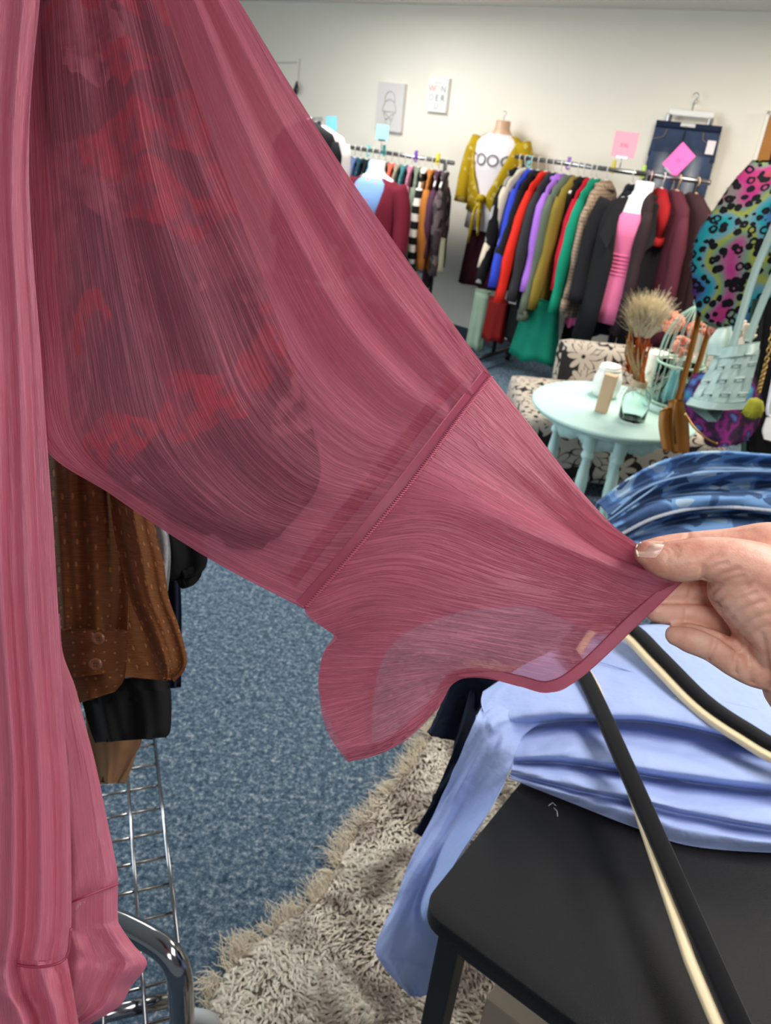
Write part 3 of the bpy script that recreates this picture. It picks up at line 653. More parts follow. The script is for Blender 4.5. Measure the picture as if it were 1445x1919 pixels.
# ================================================================== SHAG RUG
RE = [onz(x, y, 0) for x, y in [(372, 1960), (398, 1870), (450, 1800), (535, 1735), (598, 1690), (640, 1612), (688, 1545), (762, 1455), (835, 1345), (905, 1250)]]
rg_ = thing('rug', (0.45, 1.1, 0), 'shaggy cream and taupe rug with long fringe on the blue carpet', 'rug')
edge = crv(RE, 60); poly = [p.to_2d() for p in edge] + [Vector((1.5, 2.1)), Vector((1.5, .2)), Vector((.1, .25))]
mb = MB(); base = [Vector((p.x, p.y, .001)) for p in poly]; topv = [Vector((p.x, p.y, .012)) for p in poly]; n = len(poly)
mb.add(base+topv, [tuple(range(n, 2*n)), tuple(reversed(range(n)))]+[(i, (i+1) % n, (i+1) % n+n, i+n) for i in range(n)])
def rugmat():
    m, nt, b = newmat('shag_wool'); v = coords(nt)
    a = noisetex(nt, v, 7.5, 3, .55, .6); c = noisetex(nt, v, 160, 2)
    f = mth(nt, 'ADD', mth(nt, 'MULTIPLY', a, .8), mth(nt, 'MULTIPLY', c, .2))
    link(nt, ramp(nt, f, [(.38, lin((124, 112, 104))), (.48, lin((174, 162, 148))), (.56, lin((216, 207, 190)))]), b.inputs['Base Color']); b.inputs['Roughness'].default_value = .95; b.inputs['Specular IOR Level'].default_value = .1; return m
rm = rugmat(); mb.build('rug_backing', plain('rug_backing_wool', (150, 140, 126), .95), rg_, smooth=False)
def inpoly(x, y):
    c = False; j = n-1
    for i in range(n):
        a, b = poly[i], poly[j]
        if (a.y > y) != (b.y > y) and x < (b.x-a.x)*(y-a.y)/(b.y-a.y)+a.x: c = not c
        j = i
    return c
def ribbon(mb, p, d, ln, wd, lift, curl, rnd):
    d = Vector(d).normalized(); s = Vector((-d.y, d.x, 0)).normalized(); b0 = len(mb.v); q = p.copy(); K = 3
    for k in range(K+1):
        t = k/K; wv = wd*(1-.55*t)
        h = lift*math.sin(min(1, t*1.3)*math.pi*.62); c = q + d*ln*t + s*curl*math.sin(t*3+rnd)*ln + Vector((0, 0, h))
        mb.v += [c - s*wv, c + s*wv + Vector((0, 0, wv*.6))]
    for k in range(K): mb.f.append((b0+2*k, b0+2*k+1, b0+2*k+3, b0+2*k+2))
pile = MB(); rr = random.Random(5); cnt = 0
xs = [p.x for p in poly]; yy = [p.y for p in poly]
while cnt < 42000:
    x = rr.uniform(min(xs), 1.1); y = rr.uniform(.45, max(yy))
    if not inpoly(x, y): continue
    cnt += 1; a = mnoise.noise(Vector((x*6, y*6, 0)))*3.0 - 1.0 + rr.uniform(-.9, .9)
    ribbon(pile, Vector((x, y, .012)), (math.cos(a), math.sin(a), 0), rr.uniform(.018, .034), rr.uniform(.0024, .0042), rr.uniform(.008, .018), rr.uniform(-.2, .2), rr.uniform(0, 6))
tag(pile.build('shag_pile', rm, rg_), kind='stuff')
fr = MB()
for i in range(len(edge)-1):
    a, b = edge[i], edge[i+1]; t = (b-a); L = t.length; out = Vector((-t.y, t.x, 0)).normalized()
    for k in range(max(1, int(L/.0075))):
        p = a.lerp(b, rr.random()); base_a = math.atan2(out.y, out.x) + rr.uniform(-.5, .5)+.6*math.sin(i*.9)
        ln = rr.uniform(.03, .075)
        for q in range(14):
            aa = base_a + rr.uniform(-.42, .42)
            ribbon(fr, Vector((p.x+rr.uniform(-.004, .004), p.y+rr.uniform(-.004, .004), .010+rr.uniform(0, .006))), (math.cos(aa), math.sin(aa), 0), ln*rr.uniform(.35, 1.0), .0012, rr.uniform(-.006, .018), rr.uniform(-.5, .5), rr.uniform(0, 6))
tag(fr.build('fringe', plain('fringe_wool', (206, 194, 172), .95, 0, .1, var=.12, vs=30), rg_), kind='stuff')

# ================================================================== CHROME RACK AT THE LEFT with its garments
chrome = plain('chrome', (150, 150, 154), .12, 1.0)
rk = thing('garment_rack', onz(345, 1950, .08), 'chrome rolling garment rack with wire shelf at the lower left', 'garment rack')
GZ = .27
G0 = np.array(onz(327, 1707, GZ)); G1 = np.array(onz(290, 1392, GZ)); GV = (G1-G0); gl = np.linalg.norm(GV)/7; GV /= np.linalg.norm(GV); GU = np.array([-GV[1], GV[0], 0])
def gp(i, j, dz=0): return Vector(G0 + GU*(i*.066) + GV*(j*gl) + np.array([0, 0, dz]))
for i in range(7):
    MB().tube([gp(i, -4), gp(i, 9)], .0042 if i == 0 else .0036, 8).build('shelf_wire', chrome, rk)
for j in range(-4, 10):
    MB().tube([gp(0, j, -.004), gp(6, j, -.004)], .0032, 8).build('shelf_rung', chrome, rk)
MB().tube([onz(120, 1922, GZ-.03), onz(200, 1900, GZ-.03), onz(318, 1872, GZ-.03)], .014, 12).build('shelf_frame', chrome, rk)
a1 = onz(150, 1705, .5); a2 = onz(232, 1735, .5); a3 = onz(296, 1770, .50); a4 = onz(322, 1795, .492); a5 = onz(336, 1830, .465)
a6 = Vector((a5.x+.002, a5.y-.004, .40)); a7 = Vector((a6.x, a6.y-.004, .09))
P = crv([a1, a2, a3, a4, a5, a6], 40)+[a7]
MB().tube(P, .0195, 20).build('end_tube', chrome, rk)
ct = onz(374, 1922, .05); mb = MB(); cs = [ct+Vector((0, -.012, 0)), ct+Vector((0, .012, 0))]
mb.tube([cs[0]+Vector((0, -.004, 0)), cs[0], cs[1], cs[1]+Vector((0, .004, 0))], [.03, .038, .038, .03], 20); mb.build('caster_wheel', plain('grey_rubber', (168, 172, 174), .5), rk)
rc = np.array(at(120, -190, .62)); RZ = float(rc[2])+.03
def rlp(k): return Vector((rc[0]+GV[0]*k, rc[1]+GV[1]*k, RZ))
MB().tube([rlp(-.12), rlp(.95)], .012, 12).build('hanging_rail', chrome, rk)
q = rlp(.93); MB().tube([(q.x, q.y, .10), (q.x, q.y, RZ)], .0125, 12).build('upright', chrome, rk)
def rail_hanger(label, k, xl, xr_, y, d):
    t = thing('clothes_hanger', rlp(k), label, 'hanger', 'hangers on the chrome rack'); m = plain('black_plastic_hanger', (22, 22, 24), .4); a = at(xl, y, d); b = at(xr_, y, d); c = (a+b)/2; r0 = rlp(k)
    MB().tube(crv([a, c+Vector((0, 0, .05)), b], 14), .006, 8).build('shoulder_arm', m, t)
    MB().tube([c+Vector((0, 0, .045)), Vector((r0.x, r0.y, r0.z-.01)), Vector((r0.x, r0.y, r0.z+.015))], .002, 6).build('hook', chrome, t)
rail_hanger('black hanger carrying the pink kimono top', 0.0, -200, 330, -118, .585)
rail_hanger('black hanger carrying the brown dotted shirt', .20, 60, 240, -70, .80)
# brown dotted shirt
def dots_mat():
    m, nt, b = newmat('brown_dotted_corduroy'); v = coords(nt, 'UV', (1, 1, 1))
    vo = node(nt, 'ShaderNodeTexVoronoi', voronoi_dimensions='2D'); vo.inputs['Scale'].default_value = 8; vo.inputs['Randomness'].default_value = .4; link(nt, v, vo.inputs['Vector'])
    dot = ramp(nt, vo.outputs['Distance'], [(.10, (1, 1, 1)), (.16, (0, 0, 0))]); wv = coords(nt, 'UV', (130, 6, 1)); st_ = noisetex(nt, wv, 1, 1)
    c = mixc(nt, st_, lin((70, 43, 25)), lin((116, 72, 40))); c = mixc(nt, mth(nt, 'MULTIPLY', dot, .45), c, lin((170, 116, 72)))
    link(nt, c, b.inputs['Base Color']); b.inputs['Roughness'].default_value = .85; b.inputs['Specular IOR Level'].default_value = .15
    bump(nt, b, mth(nt, 'ADD', mth(nt, 'MULTIPLY', dot, 1.2), mth(nt, 'MULTIPLY', st_, .5)), .6, .002); return m
brown = dots_mat()
bs = thing('corduroy_shirt', at(200, -100, .82), 'caramel brown dotted shirt with buttoned cuff hanging below the pink sleeve', 'shirt')
def er(data, d0, bul):   # rows of (y_left, x_left, y_right, x_right)
    return [[(xl+(xr_-xl)*t, yl+(yr-yl)*t, d0 - bul*math.sin(math.pi*t)) for t in np.linspace(0, 1, 5)] for yl, xl, yr, xr_ in data]
fold = lambda a, k: (lambda U, V: a*np.sin(V*k+2*U)*(.4+.8*U)+.35*a*np.sin(V*k*2.3+1-U*3))
grid_mesh('sleeve', surf_pts(er([(-80, 60, -80, 170), (300, 60, 300, 190), (700, 70, 700, 210), (860, 75, 850, 225), (1000, 80, 1000, 238), (1120, 88, 1120, 240), (1182, 92, 1182, 238)], .79, .022), 90, 70), brown, bs, fold(.006, 14), (2.2, 1), thick=.003)
grid_mesh('cuff', surf_pts(er([(1180, 92, 1180, 236), (1225, 94, 1220, 238), (1276, 98, 1256, 236)], .782, .022), 30, 40), brown, bs, None, (.55, .9), thick=.004)
grid_mesh('shirt_hem', surf_pts(er([(1250, 110, 1245, 236), (1285, 118, 1275, 232), (1322, 135, 1296, 216)], .81, .012), 24, 40), brown, bs, fold(.003, 7), (.4, .7), thick=.003)
grid_mesh('sleeve', surf_pts(er([(-60, 150, -60, 230), (400, 180, 400, 250), (700, 190, 800, 268), (924, 205, 978, 290), (1023, 219, 1048, 306), (1118, 242, 1118, 316), (1180, 268, 1172, 335), (1235, 288, 1228, 350), (1262, 298, 1252, 346), (1276, 308, 1272, 322)], .77, .020), 90, 60), brown, bs, fold(.006, 9), (2.2, .8), thick=.004)
grid_mesh('shirt_back', surf_pts(er([(-80, 90, -80, 220), (500, 100, 500, 240), (900, 120, 930, 250), (1120, 150, 1130, 285), (1262, 170, 1276, 316)], .84, .006), 40, 40), brown, bs, fold(.004, 8), (2, 1), thick=.003)
for (x, y) in ((185, 1197), (180, 1245)):
    c = at(x, y, .752); tow = (Vector(CP)-c).normalized(); M = frame_M(c, Vector(RT), Vector(UP))
    mb = MB().lathe([(.0005, .0016), (.0025, .0016), (.0042, .0026), (.0062, .0024), (.0064, 0), (.004, -.002)], seg=20); mb.v = [M @ v for v in mb.v]
    b_ = mb.build('button', plain('brown_button', (112, 74, 52), .25), bs)
    h4 = MB()
    for sx, sy in ((1, 1), (-1, 1), (1, -1), (-1, -1)): h4.tube([M @ Vector((sx*.0012, sy*.0012, .0012)), M @ Vector((sx*.0012, sy*.0012, .0021))], .0006, 6)
    h4.build('button_holes', plain('button_hole_dark', (30, 18, 12), .6), b_)
def hangcloth(name, label, cat, data, d0, bul, mat, a=.006, k=9, th=.012, part=None):
    data = [(-70, data[0][1]+10, -70, data[0][3]-10)] + data
    g = grid_mesh(name, surf_pts(er(data, d0, bul), 60, 50), mat, None, fold(a, k), (1, 1), thick=th); return tag(g, label, cat)
black = cloth('black_jersey', (18, 18, 20), .2); navy = cloth('navy_knit', (28, 36, 54), .2); heather = plain('grey_heather', (166, 166, 168), .9, 0, .1, 400, .4, .35, 160)
hangcloth('jersey_top', 'grey heather top peeking out behind the brown sleeve', 'top', [(500, 200, 500, 285), (900, 215, 900, 300), (1055, 225, 1055, 316), (1272, 232, 1262, 268)], .88, .01, heather)
hangcloth('black_skirt', 'black flared garment with rounded hem beneath the pink sleeve', 'skirt', [(500, 230, 500, 300), (900, 240, 880, 350), (990, 250, 985, 375), (1040, 255, 1035, 388), (1078, 258, 1062, 386), (1094, 262, 1076, 372), (1100, 268, 1084, 350)], .94, .012, black)
hangcloth('navy_trousers', 'dark navy trouser leg hanging behind the black garments', 'trousers', [(600, 250, 600, 300), (1000, 255, 1000, 328), (1120, 262, 1120, 335), (1290, 275, 1290, 330)], 1.02, .008, navy)
hangcloth('black_trousers', 'black straight garment hanging lowest under the brown cuff', 'trousers', [(800, 130, 800, 290), (1240, 140, 1240, 312), (1300, 150, 1300, 321), (1365, 168, 1365, 320), (1392, 178, 1382, 312)], .90, .014, black, .008, 12)
hangcloth('taupe_skirt', 'taupe pleated garment tip below the black trousers', 'skirt', [(1000, 140, 1000, 262), (1340, 160, 1350, 268), (1425, 175, 1420, 248), (1470, 188, 1468, 222)], .98, .010, cloth('taupe_twill', (128, 96, 70), .12), .003, 8)

# ================================================================== GARMENTS ON RAILS
def body_rings(L, sw, th, flare, seed, n=22, gap=None):
    rs = random.Random(seed); ph = [rs.uniform(0, 6) for _ in range(3)]; rg = []
    prof = [(-.062, .045, .020), (-.072, .075, .024), (-.098, sw*.62, th*.75), (-.122, sw*.90, th*.9), (-.16, sw, th), (-.30, sw*1.0, th*1.05), (-.19-(L-.19)*.55, sw*.96, th*1.05), (-.19-(L-.19)*.8, sw*(1+flare*.5), th*1.1), (-L, sw*(1+flare), th*1.15)]
    for z, hw, hd in prof:
        k = min(1, max(0, (-z-.2)/max(.1, L-.2))); r = []
        for i in range(n):
            a = 2*math.pi*i/n; f = 1+k*(.10*math.sin(5*a+ph[0])+.08*math.sin(8*a+ph[1]))
            r.append((hw*math.copysign(abs(math.cos(a))**.8, math.cos(a))*(1+k*.04*math.sin(3*a+ph[2])), hd*math.sin(a)*f, z))
        rg.append(r)
    return rg
def sleeve_mb(sx, sw, sl, out, dy, seed, r0=.058, r1=.04):
    rs = random.Random(seed+int(sx*5)); p0 = Vector((sx*(sw-.045), 0, -.14)); pts = []; rr_ = []
    for k in range(9):
        t = k/8; pts.append(p0 + Vector((sx*(.03+out*sl*t + .012*math.sin(t*7+seed)), dy*t, -.02-sl*t))); rr_.append((r0+(r1-r0)*t)*(1+.08*math.sin(t*17+seed))*(.5 if k == 0 else .86 if k == 1 else 1))
    return MB().tube(pts, rr_, 14, True, .62, up=(0, 1, 0))
def hanger_mb():
    mb = MB(); hk = [Vector((.0, 0, 0)) + Vector((.018*math.sin(a), 0, .018*math.cos(a)-.012)) for a in np.linspace(-1.9, 2.6, 14)]
    mb.tube(hk+[Vector((0, 0, -.055))], .0022, 6)
    mb.tube(crv([(-.165, 0, -.135), (-.10, 0, -.105), (0, 0, -.062), (.10, 0, -.105), (.165, 0, -.135)], 18), .006, 8); mb.tube([(-.16, 0, -.137), (.16, 0, -.137)], .005, 8); return mb
def patmat(name, kind, cols, scale=30):
    m, nt, b = newmat(name); v = coords(nt); b.inputs['Roughness'].default_value = .9; b.inputs['Specular IOR Level'].default_value = .15
    if kind == 'check':
        s = node(nt, 'ShaderNodeSeparateXYZ'); link(nt, v, s.inputs[0])
        f1 = mth(nt, 'GREATER_THAN', mth(nt, 'SINE', mth(nt, 'MULTIPLY', s.outputs[0], scale*6.28)), .55); f2 = mth(nt, 'GREATER_THAN', mth(nt, 'SINE', mth(nt, 'MULTIPLY', s.outputs[2], scale*6.28)), .55)
        c = mixc(nt, mth(nt, 'MULTIPLY', mth(nt, 'ADD', f1, f2), .5), lin(cols[0]), lin(cols[1]))
    elif kind == 'stripe':
        s = node(nt, 'ShaderNodeSeparateXYZ'); link(nt, v, s.inputs[0]); f1 = mth(nt, 'GREATER_THAN', mth(nt, 'SINE', mth(nt, 'MULTIPLY', s.outputs[2], scale*6.28)), 0.0); c = mixc(nt, f1, lin(cols[0]), lin(cols[1]))
    else:
        vo = node(nt, 'ShaderNodeTexVoronoi'); vo.inputs['Scale'].default_value = scale; link(nt, v, vo.inputs['Vector']); sp = node(nt, 'ShaderNodeSeparateColor'); link(nt, vo.outputs['Color'], sp.inputs[0])
        c = ramp(nt, sp.outputs[0], [(i/len(cols), lin(q)) for i, q in enumerate(cols)], 'CONSTANT')
    link(nt, c, b.inputs['Base Color']); return m
hang_me = None; GS = 1.0
def rail_item(name, label, cat, group, pos, yaw, mat, L=.62, sw=.20, th=.024, sl=.5, out=.18, flare=.05, seed=1, cuff=None, sleeves=2, collar=None, hanger=True, hmat=None, hlabel=None, hgroup=None):
    global hang_me
    t = thing(name, pos, label, cat, group, yaw, local=True); t.scale = (GS, GS, GS)
    MB().rings(body_rings(L, sw, th, flare, seed)).build('body', mat, t)
    if sl:
        for sx in ((1, -1) if sleeves == 2 else (1,)):
            s = sleeve_mb(sx, sw, sl, out if sx > 0 else .05, random.Random(seed).uniform(-.02, .02), seed).build('sleeve', mat, t)
            if cuff:
                e = Vector((sx*(sw-.045+.03+(out if sx > 0 else .05)*sl), random.Random(seed).uniform(-.02, .02), -.165-.02-sl)); MB().tube([e+Vector((0, 0, .05)), e+Vector((0, 0, -.004))], .044, 12, True, .66, up=(0, 1, 0)).build('cuff', cuff, s)
    if collar:
        MB().tube([(.075*math.cos(a), .04*math.sin(a), -.098+.012*math.cos(a)) for a in np.linspace(0, 6.28, 18)], .014, 8, False).build('collar', collar, t)
    if hanger:
        h = hanger_mb().build('hanger', hmat or plain('white_plastic', (232, 230, 224), .4), None) if hang_me is None else finish('hanger', hang_me, None, None)
        if hang_me is None: hang_me = h.data
        h.location = pos; h.rotation_euler = (0, 0, yaw); h.scale = (GS, GS, GS); tag(h, hlabel or 'white plastic hanger on the long wall rail', 'hanger', hgroup or 'white hangers on the wall rails')
    return t
def rail_pt(a, b, t): return Vector(a).lerp(Vector(b), t)
steel = plain('rail_steel', (150, 150, 150), .25, 1.0); blackm = plain('rack_black_metal', (16, 16, 18), .45)
def rack(label, A, B, legs=True):
    A = Vector(A); B = Vector(B); mid = (A+B)/2
    t = thing('clothes_rack', (mid.x, mid.y, 0), label, 'clothes rack'); d = (B-A).normalized(); nrm = Vector((-d.y, d.x, 0))
    MB().tube([A-d*.04, B+d*.04], .014, 10).build('rail', steel, t)
    for e in (A+d*.03, B-d*.03):
        MB().tube([(e.x, e.y, .09), (e.x, e.y, e.z-.012)], .014, 8).build('upright', blackm, t)
        ft = MB().tube([Vector((e.x, e.y, .09))-nrm*.24, Vector((e.x, e.y, .09))+nrm*.24], .017, 8).build('foot', blackm, t)
        for s in (-1, 1):
            c = Vector((e.x, e.y, .035))+nrm*.23*s
            MB().tube([c-d*.014, c-d*.010, c+d*.010, c+d*.014], [.026, .034, .034, .026], 14).build('caster', blackm, t)
    return t
def along(px0, px1, off): return onwall(*px0, off), onwall(*px1, off)
# ---- right-hand rail
RA, RB = along((975, 303), (1204, 317), .42)
RB.z = RA.z = (RA.z+RB.z)/2
rack('black-footed clothes rack with crowded steel rail beneath the pink card', RA, RB+(RB-RA)*.12)
GR = 'garments on the right wall rail'; GS = 1.2
C_ = lambda n, c, **k: cloth(n, c, **k)
items = [  # t along the rail, name, label, colour material, length, sleeve, spread, flare
 (.00, 'sweater', 'black sweater with pale printed shoulder at the far end of the right rail', patmat('black_print', 'v', [(18, 18, 20)]*5+[(150, 150, 150)], 14), .58, .50, .34),
 (.05, 'fleece_jacket', 'cream fuzzy fleece jacket between black and royal blue on the right rail', C_('cream_fleece', (196, 184, 164)), .60, .42, .30),
 (.11, 'blouse', 'royal blue long sleeved blouse on the right rail', C_('royal_blue', (44, 62, 176)), .62, .50, .34),
 (.17, 'jacket', 'plain black jacket right beside the royal blue blouse', C_('black_a', (22, 22, 26)), .70, .52, .30),
 (.24, 'cardigan', 'bright red-orange cardigan on the right rail', C_('red_orange', (206, 40, 28)), .70, .58, .27),
 (.30, 'coat', 'charcoal coat between the red-orange cardigan and the lavender sweater', C_('charcoal', (46, 46, 50)), .78, .56, .24),
 (.37, 'sweater', 'lavender purple ribbed sweater on the right rail', C_('lavender', (160, 106, 204)), .60, .50, .20),
 (.44, 'parka', 'grey-green parka with elastic cuff on the right rail', C_('grey_green', (92, 102, 88)), .82, .62, .16),
 (.51, 'corduroy_blazer', 'olive mustard blazer on the right rail', C_('olive_mustard', (128, 110, 44)), .78, .58, .14),
 (.56, 'vest', 'black vest tucked between the mustard blazer and the crimson top', C_('black_b', (20, 20, 22)), .62, .0, .1),
 (.62, 'top', 'crimson red top on the right rail', C_('crimson', (176, 20, 44)), .74, .46, .12),
 (.66, 'blouse', 'emerald green blouse with wide sleeve on the right rail', C_('emerald', (16, 134, 106)), .66, .58, .14),
 (.745, 'checked_blazer', 'brown and cream checked blazer on the right rail', patmat('brown_check', 'check', [(170, 146, 124), (104, 84, 70)], 55), .76, .52, .10),
 (.95, 'quilted_jacket', 'dark navy quilted jacket next to the checked blazer', C_('dark_navy', (26, 30, 42)), .84, .60, .10)]
for i, (t, nm, lb, mt, L, sl, out) in enumerate(items):
    rail_item(nm, lb, 'clothing', GR, rail_pt(RA, RB, t)+Vector((0, 0, .012)), WYAW+.10+random.Random(i).uniform(-.05, .05), mt, L*.98, .19 if sl else .17, {'parka': .036, 'checked_blazer': .046, 'corduroy_blazer': .034}.get(nm, .022), sl*.98, out, .05, i, collar=mt if i % 3 == 0 else None, cuff=mt if nm in ('parka', 'checked_blazer') else None, hlabel='white hanger of the '+lb.split(' on the right rail')[0].replace(' at the far end of the right rail', '').replace(' between the red-orange cardigan and the lavender sweater', '').replace(' tucked between the mustard blazer and the crimson top', ''), hgroup='white hangers on the right wall rail')
# long things showing below
def skirt(name, label, pos, yaw, mat, z0, z1, w0, w1, th, seed, cat='clothing', k=7):
    t = thing(name, Vector((pos.x, pos.y, z1)), label, cat, None, yaw, local=True); rg = []; n = 30; rs = random.Random(seed); ph = rs.uniform(0, 6)
    for s in np.linspace(0, 1, 9):
        r = []
        for i in range(n):
            a = 2*math.pi*i/n; f = 1+s*.22*math.sin(k*a+ph+s); r.append(((w0+(w1-w0)*s)*math.cos(a)*(1+s*.08*math.sin(k*a+ph)), th*(1+s*.6)*math.sin(a)*f, (z0-z1)*(1-s)+s*.015*math.sin(4*a+ph)))
        rg.append(r)
    MB().rings(rg).build('skirt_panel', mat, t)
    MB().tube([(w0*math.cos(a), th*math.sin(a), z0-z1) for a in np.linspace(0, 6.28, 20)], .005, 6, False).build('waistband', mat, t)
    return t
def under(px, py, off, name, label, rgb, wpx, hpx, th=.03, seed=1, flare=1.15):
    p0 = onwall(px, py, off); p1 = onwall(px+wpx, py, off); w_ = (p1-p0).length*.5; lo = onwall(px-hpx*.08, py+hpx, off)
    return skirt(name, label, p0, WYAW+math.pi/2, cloth(name+'_'+str(seed), rgb), p0.z, max(.02, lo.z), w_*.8, w_*flare*.8, th, seed)
under(905, 545, .42, 'trousers', 'pale sage trousers hanging at the far end of the right rail', (142, 160, 138), 34, 110, seed=21)
under(1018, 560, .62, 'skirt', 'emerald pleated skirt with uneven hem nearly touching the carpet', (14, 118, 94), 80, 115, .05, 22, 1.5)
under(935, 560, .45, 'skirt', 'rust red skirt hanging low under the dark coats', (112, 20, 16), 46, 78, seed=23)
under(972, 575, .40, 'trousers', 'black trousers hanging low between the red and emerald skirts', (16, 16, 18), 58, 62, seed=24)
under(998, 600, .36, 'scarf', 'pale grey-pink scarf end hanging low on the right rail', (176, 162, 166), 22, 44, seed=25)
under(1078, 575, .50, 'top', 'bright pink hem peeking out beneath the charcoal coat', (214, 96, 146), 30, 34, seed=26)
under(1090, 560, .44, 'trousers', 'dark grey trousers below the quilted jacket', (34, 34, 38), 50, 90, seed=27)
# colour clips and cards
def clip(px, py, off, rgb, label, grp='size clips on the rails', s=.017):
    p = onwall(px, py, off); t = thing('size_clip', p, label, 'clip', grp, WYAW, local=True); m = plain('clip_%d_%d_%d' % rgb, rgb, .35)
    MB().box((.002, 0, .012), (.012, s*1.3, .050), bev=.003).build('clip_body', m, t)
    MB().tube([(.002, s*.8*math.cos(a), -.016+.018*math.sin(a)) for a in np.linspace(.4, 5.9, 12)], .006, 6).build('clip_ring', m, t)
clip(993, 303, .42, (92, 180, 190), 'turquoise size clip at the far end of the right rail')
clip(1066, 306, .42, (130, 80, 170), 'purple size clip on the right rail')
clip(1150, 312, .42, (190, 172, 40), 'yellow-green size clip near the pink card')
clip(1206, 322, .42, (170, 200, 70), 'lime size clip beside the white mannequin neck')
def card(px, py, off, w_, h_, rgb, label, body, tilt=0.0, ink=(150, 60, 90), post=.06, yawo=0.0):
    p = onwall(px, py, off); t = thing('sign_card', p, label, 'sign', 'cards clipped above the rails')
    tx = Vector(-WT)*math.cos(tilt)+Vector((0, 0, 1))*math.sin(tilt); ty = Vector((0, 0, 1))*math.cos(tilt)-Vector(-WT)*math.sin(tilt)
    if yawo: tx = Matrix.Rotation(yawo, 3, 'Z') @ tx; ty = Matrix.Rotation(yawo, 3, 'Z') @ ty
    M = frame_M(p, tx, ty); mb = MB().box((0, 0, 0), (w_, h_, .003)); mb.v = [M @ v for v in mb.v]
    mb.build('card', plain('card_%d_%d_%d' % rgb, rgb, .7), t, smooth=False)
    if body: text_obj('writing', body, h_*.22, M @ Matrix.Translation((0, -.005, .002)), plain('ink_%d_%d_%d' % ink, ink, .7), t)
    q = MB().tube([M @ Vector((0, -h_/2-.002, 0)), M @ Vector((0, -h_/2-post, 0))], .003, 6); q.build('card_holder', steel, t)
    c2 = MB().box((0, 0, 0), (w_*.5, .012, .008)); c2.v = [M @ (v+Vector((0, -h_/2, 0))) for v in c2.v]; c2.build('holder_clip', steel, t, smooth=False)
card(1171, 271, .42, .150, .140, (250, 166, 184), 'pale pink square card above the right rail', 'XXL', 0, (196, 106, 130))
card(1272, 300, .60, .11, .15, (252, 104, 176), 'hot pink tilted card in front of the wall jeans', 'III', -.62, (224, 80, 150), .03)
card(717, 248, .60, .115, .10, (150, 200, 210), 'pale blue card in front of the grey canvas', '', 0)
card(621, 233, .55, .11, .11, (128, 200, 222), 'sky blue card behind the black coat', '', .06)

# ---- left-hand rail
LA, LB = along((640, 276), (842, 302), .50); LA.z = LB.z = (LA.z+LB.z)/2
rack('steel clothes rack packed with patterned tops left of the mustard cardigan', LA, LB)
GL = 'garments on the left wall rail'
lcols = [('yellow', (222, 178, 40), 'yellow'), ('black_c', (20, 20, 22), 'black'), ('denim_blue', (84, 104, 142), 'denim blue'), ('deep_teal', (30, 62, 74), 'deep teal'), ('black_d', (24, 24, 26), 'jet black'), ('sky', (130, 176, 206), 'sky blue'),
         ('mauve', (130, 96, 140), 'mauve'), ('pewter', (104, 104, 98), 'pewter grey'), ('coral', (214, 96, 72), 'coral'), ('taupe', (142, 128, 110), 'taupe'), ('teal', (58, 112, 116), 'teal'), ('rose', (172, 110, 130), 'dusty rose'),
         ('sage', (112, 120, 104), 'sage grey'), ('bw', None, 'black and white striped'), ('amber', (170, 104, 44), 'amber'), ('plum', (74, 44, 62), 'plum'), ('smoke', (70, 62, 64), 'smoky patterned')]
for i, (nm, c, word) in enumerate(lcols):
    t = .02 + .96*i/(len(lcols)-1)
    mt = patmat('bw_stripe', 'stripe', [(24, 24, 24), (222, 214, 204)], 12) if c is None else (patmat('smoke_print', 'v', [(60, 52, 56), (96, 84, 84), (40, 36, 40), (70, 58, 62)], 24) if nm == 'smoke' else cloth('L_'+nm, c))
    rail_item('top', word+' top on the crowded left wall rail', 'clothing', GL, rail_pt(LA, LB, t)+Vector((0, 0, .012)), WYAW+.52+random.Random(i+50).uniform(-.06, .06), mt, random.Random(i).uniform(.56, .74), .185 if i < 15 else .165, .017, random.Random(i+3).uniform(.34, .52), random.Random(i+9).uniform(.02, .14), .08, i+40, hlabel='white hanger holding the '+word+' top on the left wall rail', hgroup='white hangers on the left wall rail')
lows = [(772, 440, (226, 218, 190), 'cream'), (786, 445, (30, 120, 112), 'teal green'), (800, 448, (150, 150, 182), 'grey lilac'), (814, 445, (178, 106, 30), 'amber orange'), (828, 448, (188, 184, 160), 'pale khaki')]
for i, (x, y, c, wd) in enumerate(lows): under(x, y, .62, 'skirt', wd+' skirt hanging low on the left wall rail', c, 13, 62, .03, 60+i, 1.1)
under(808, 430, .58, 'scarf', 'black and white checked scarf draped over the lower left rail garments', (206, 200, 192), 26, 40, .03, 66, 1.2)
under(792, 432, .60, 'scarf', 'crimson scarf hanging amid the left rail garments', (172, 24, 46), 10, 50, .02, 67, 1.2)
clip(691, 282, .50, (96, 190, 190), 'turquoise size clip behind the white neck on the left rail'); clip(720, 282, .52, (70, 178, 178), 'teal size clip under the pale blue card')
clip(780, 293, .52, (112, 70, 160), 'violet size clip on the left rail'); clip(821, 298, .52, (214, 196, 40), 'lemon yellow size clip at the near end of the left rail')

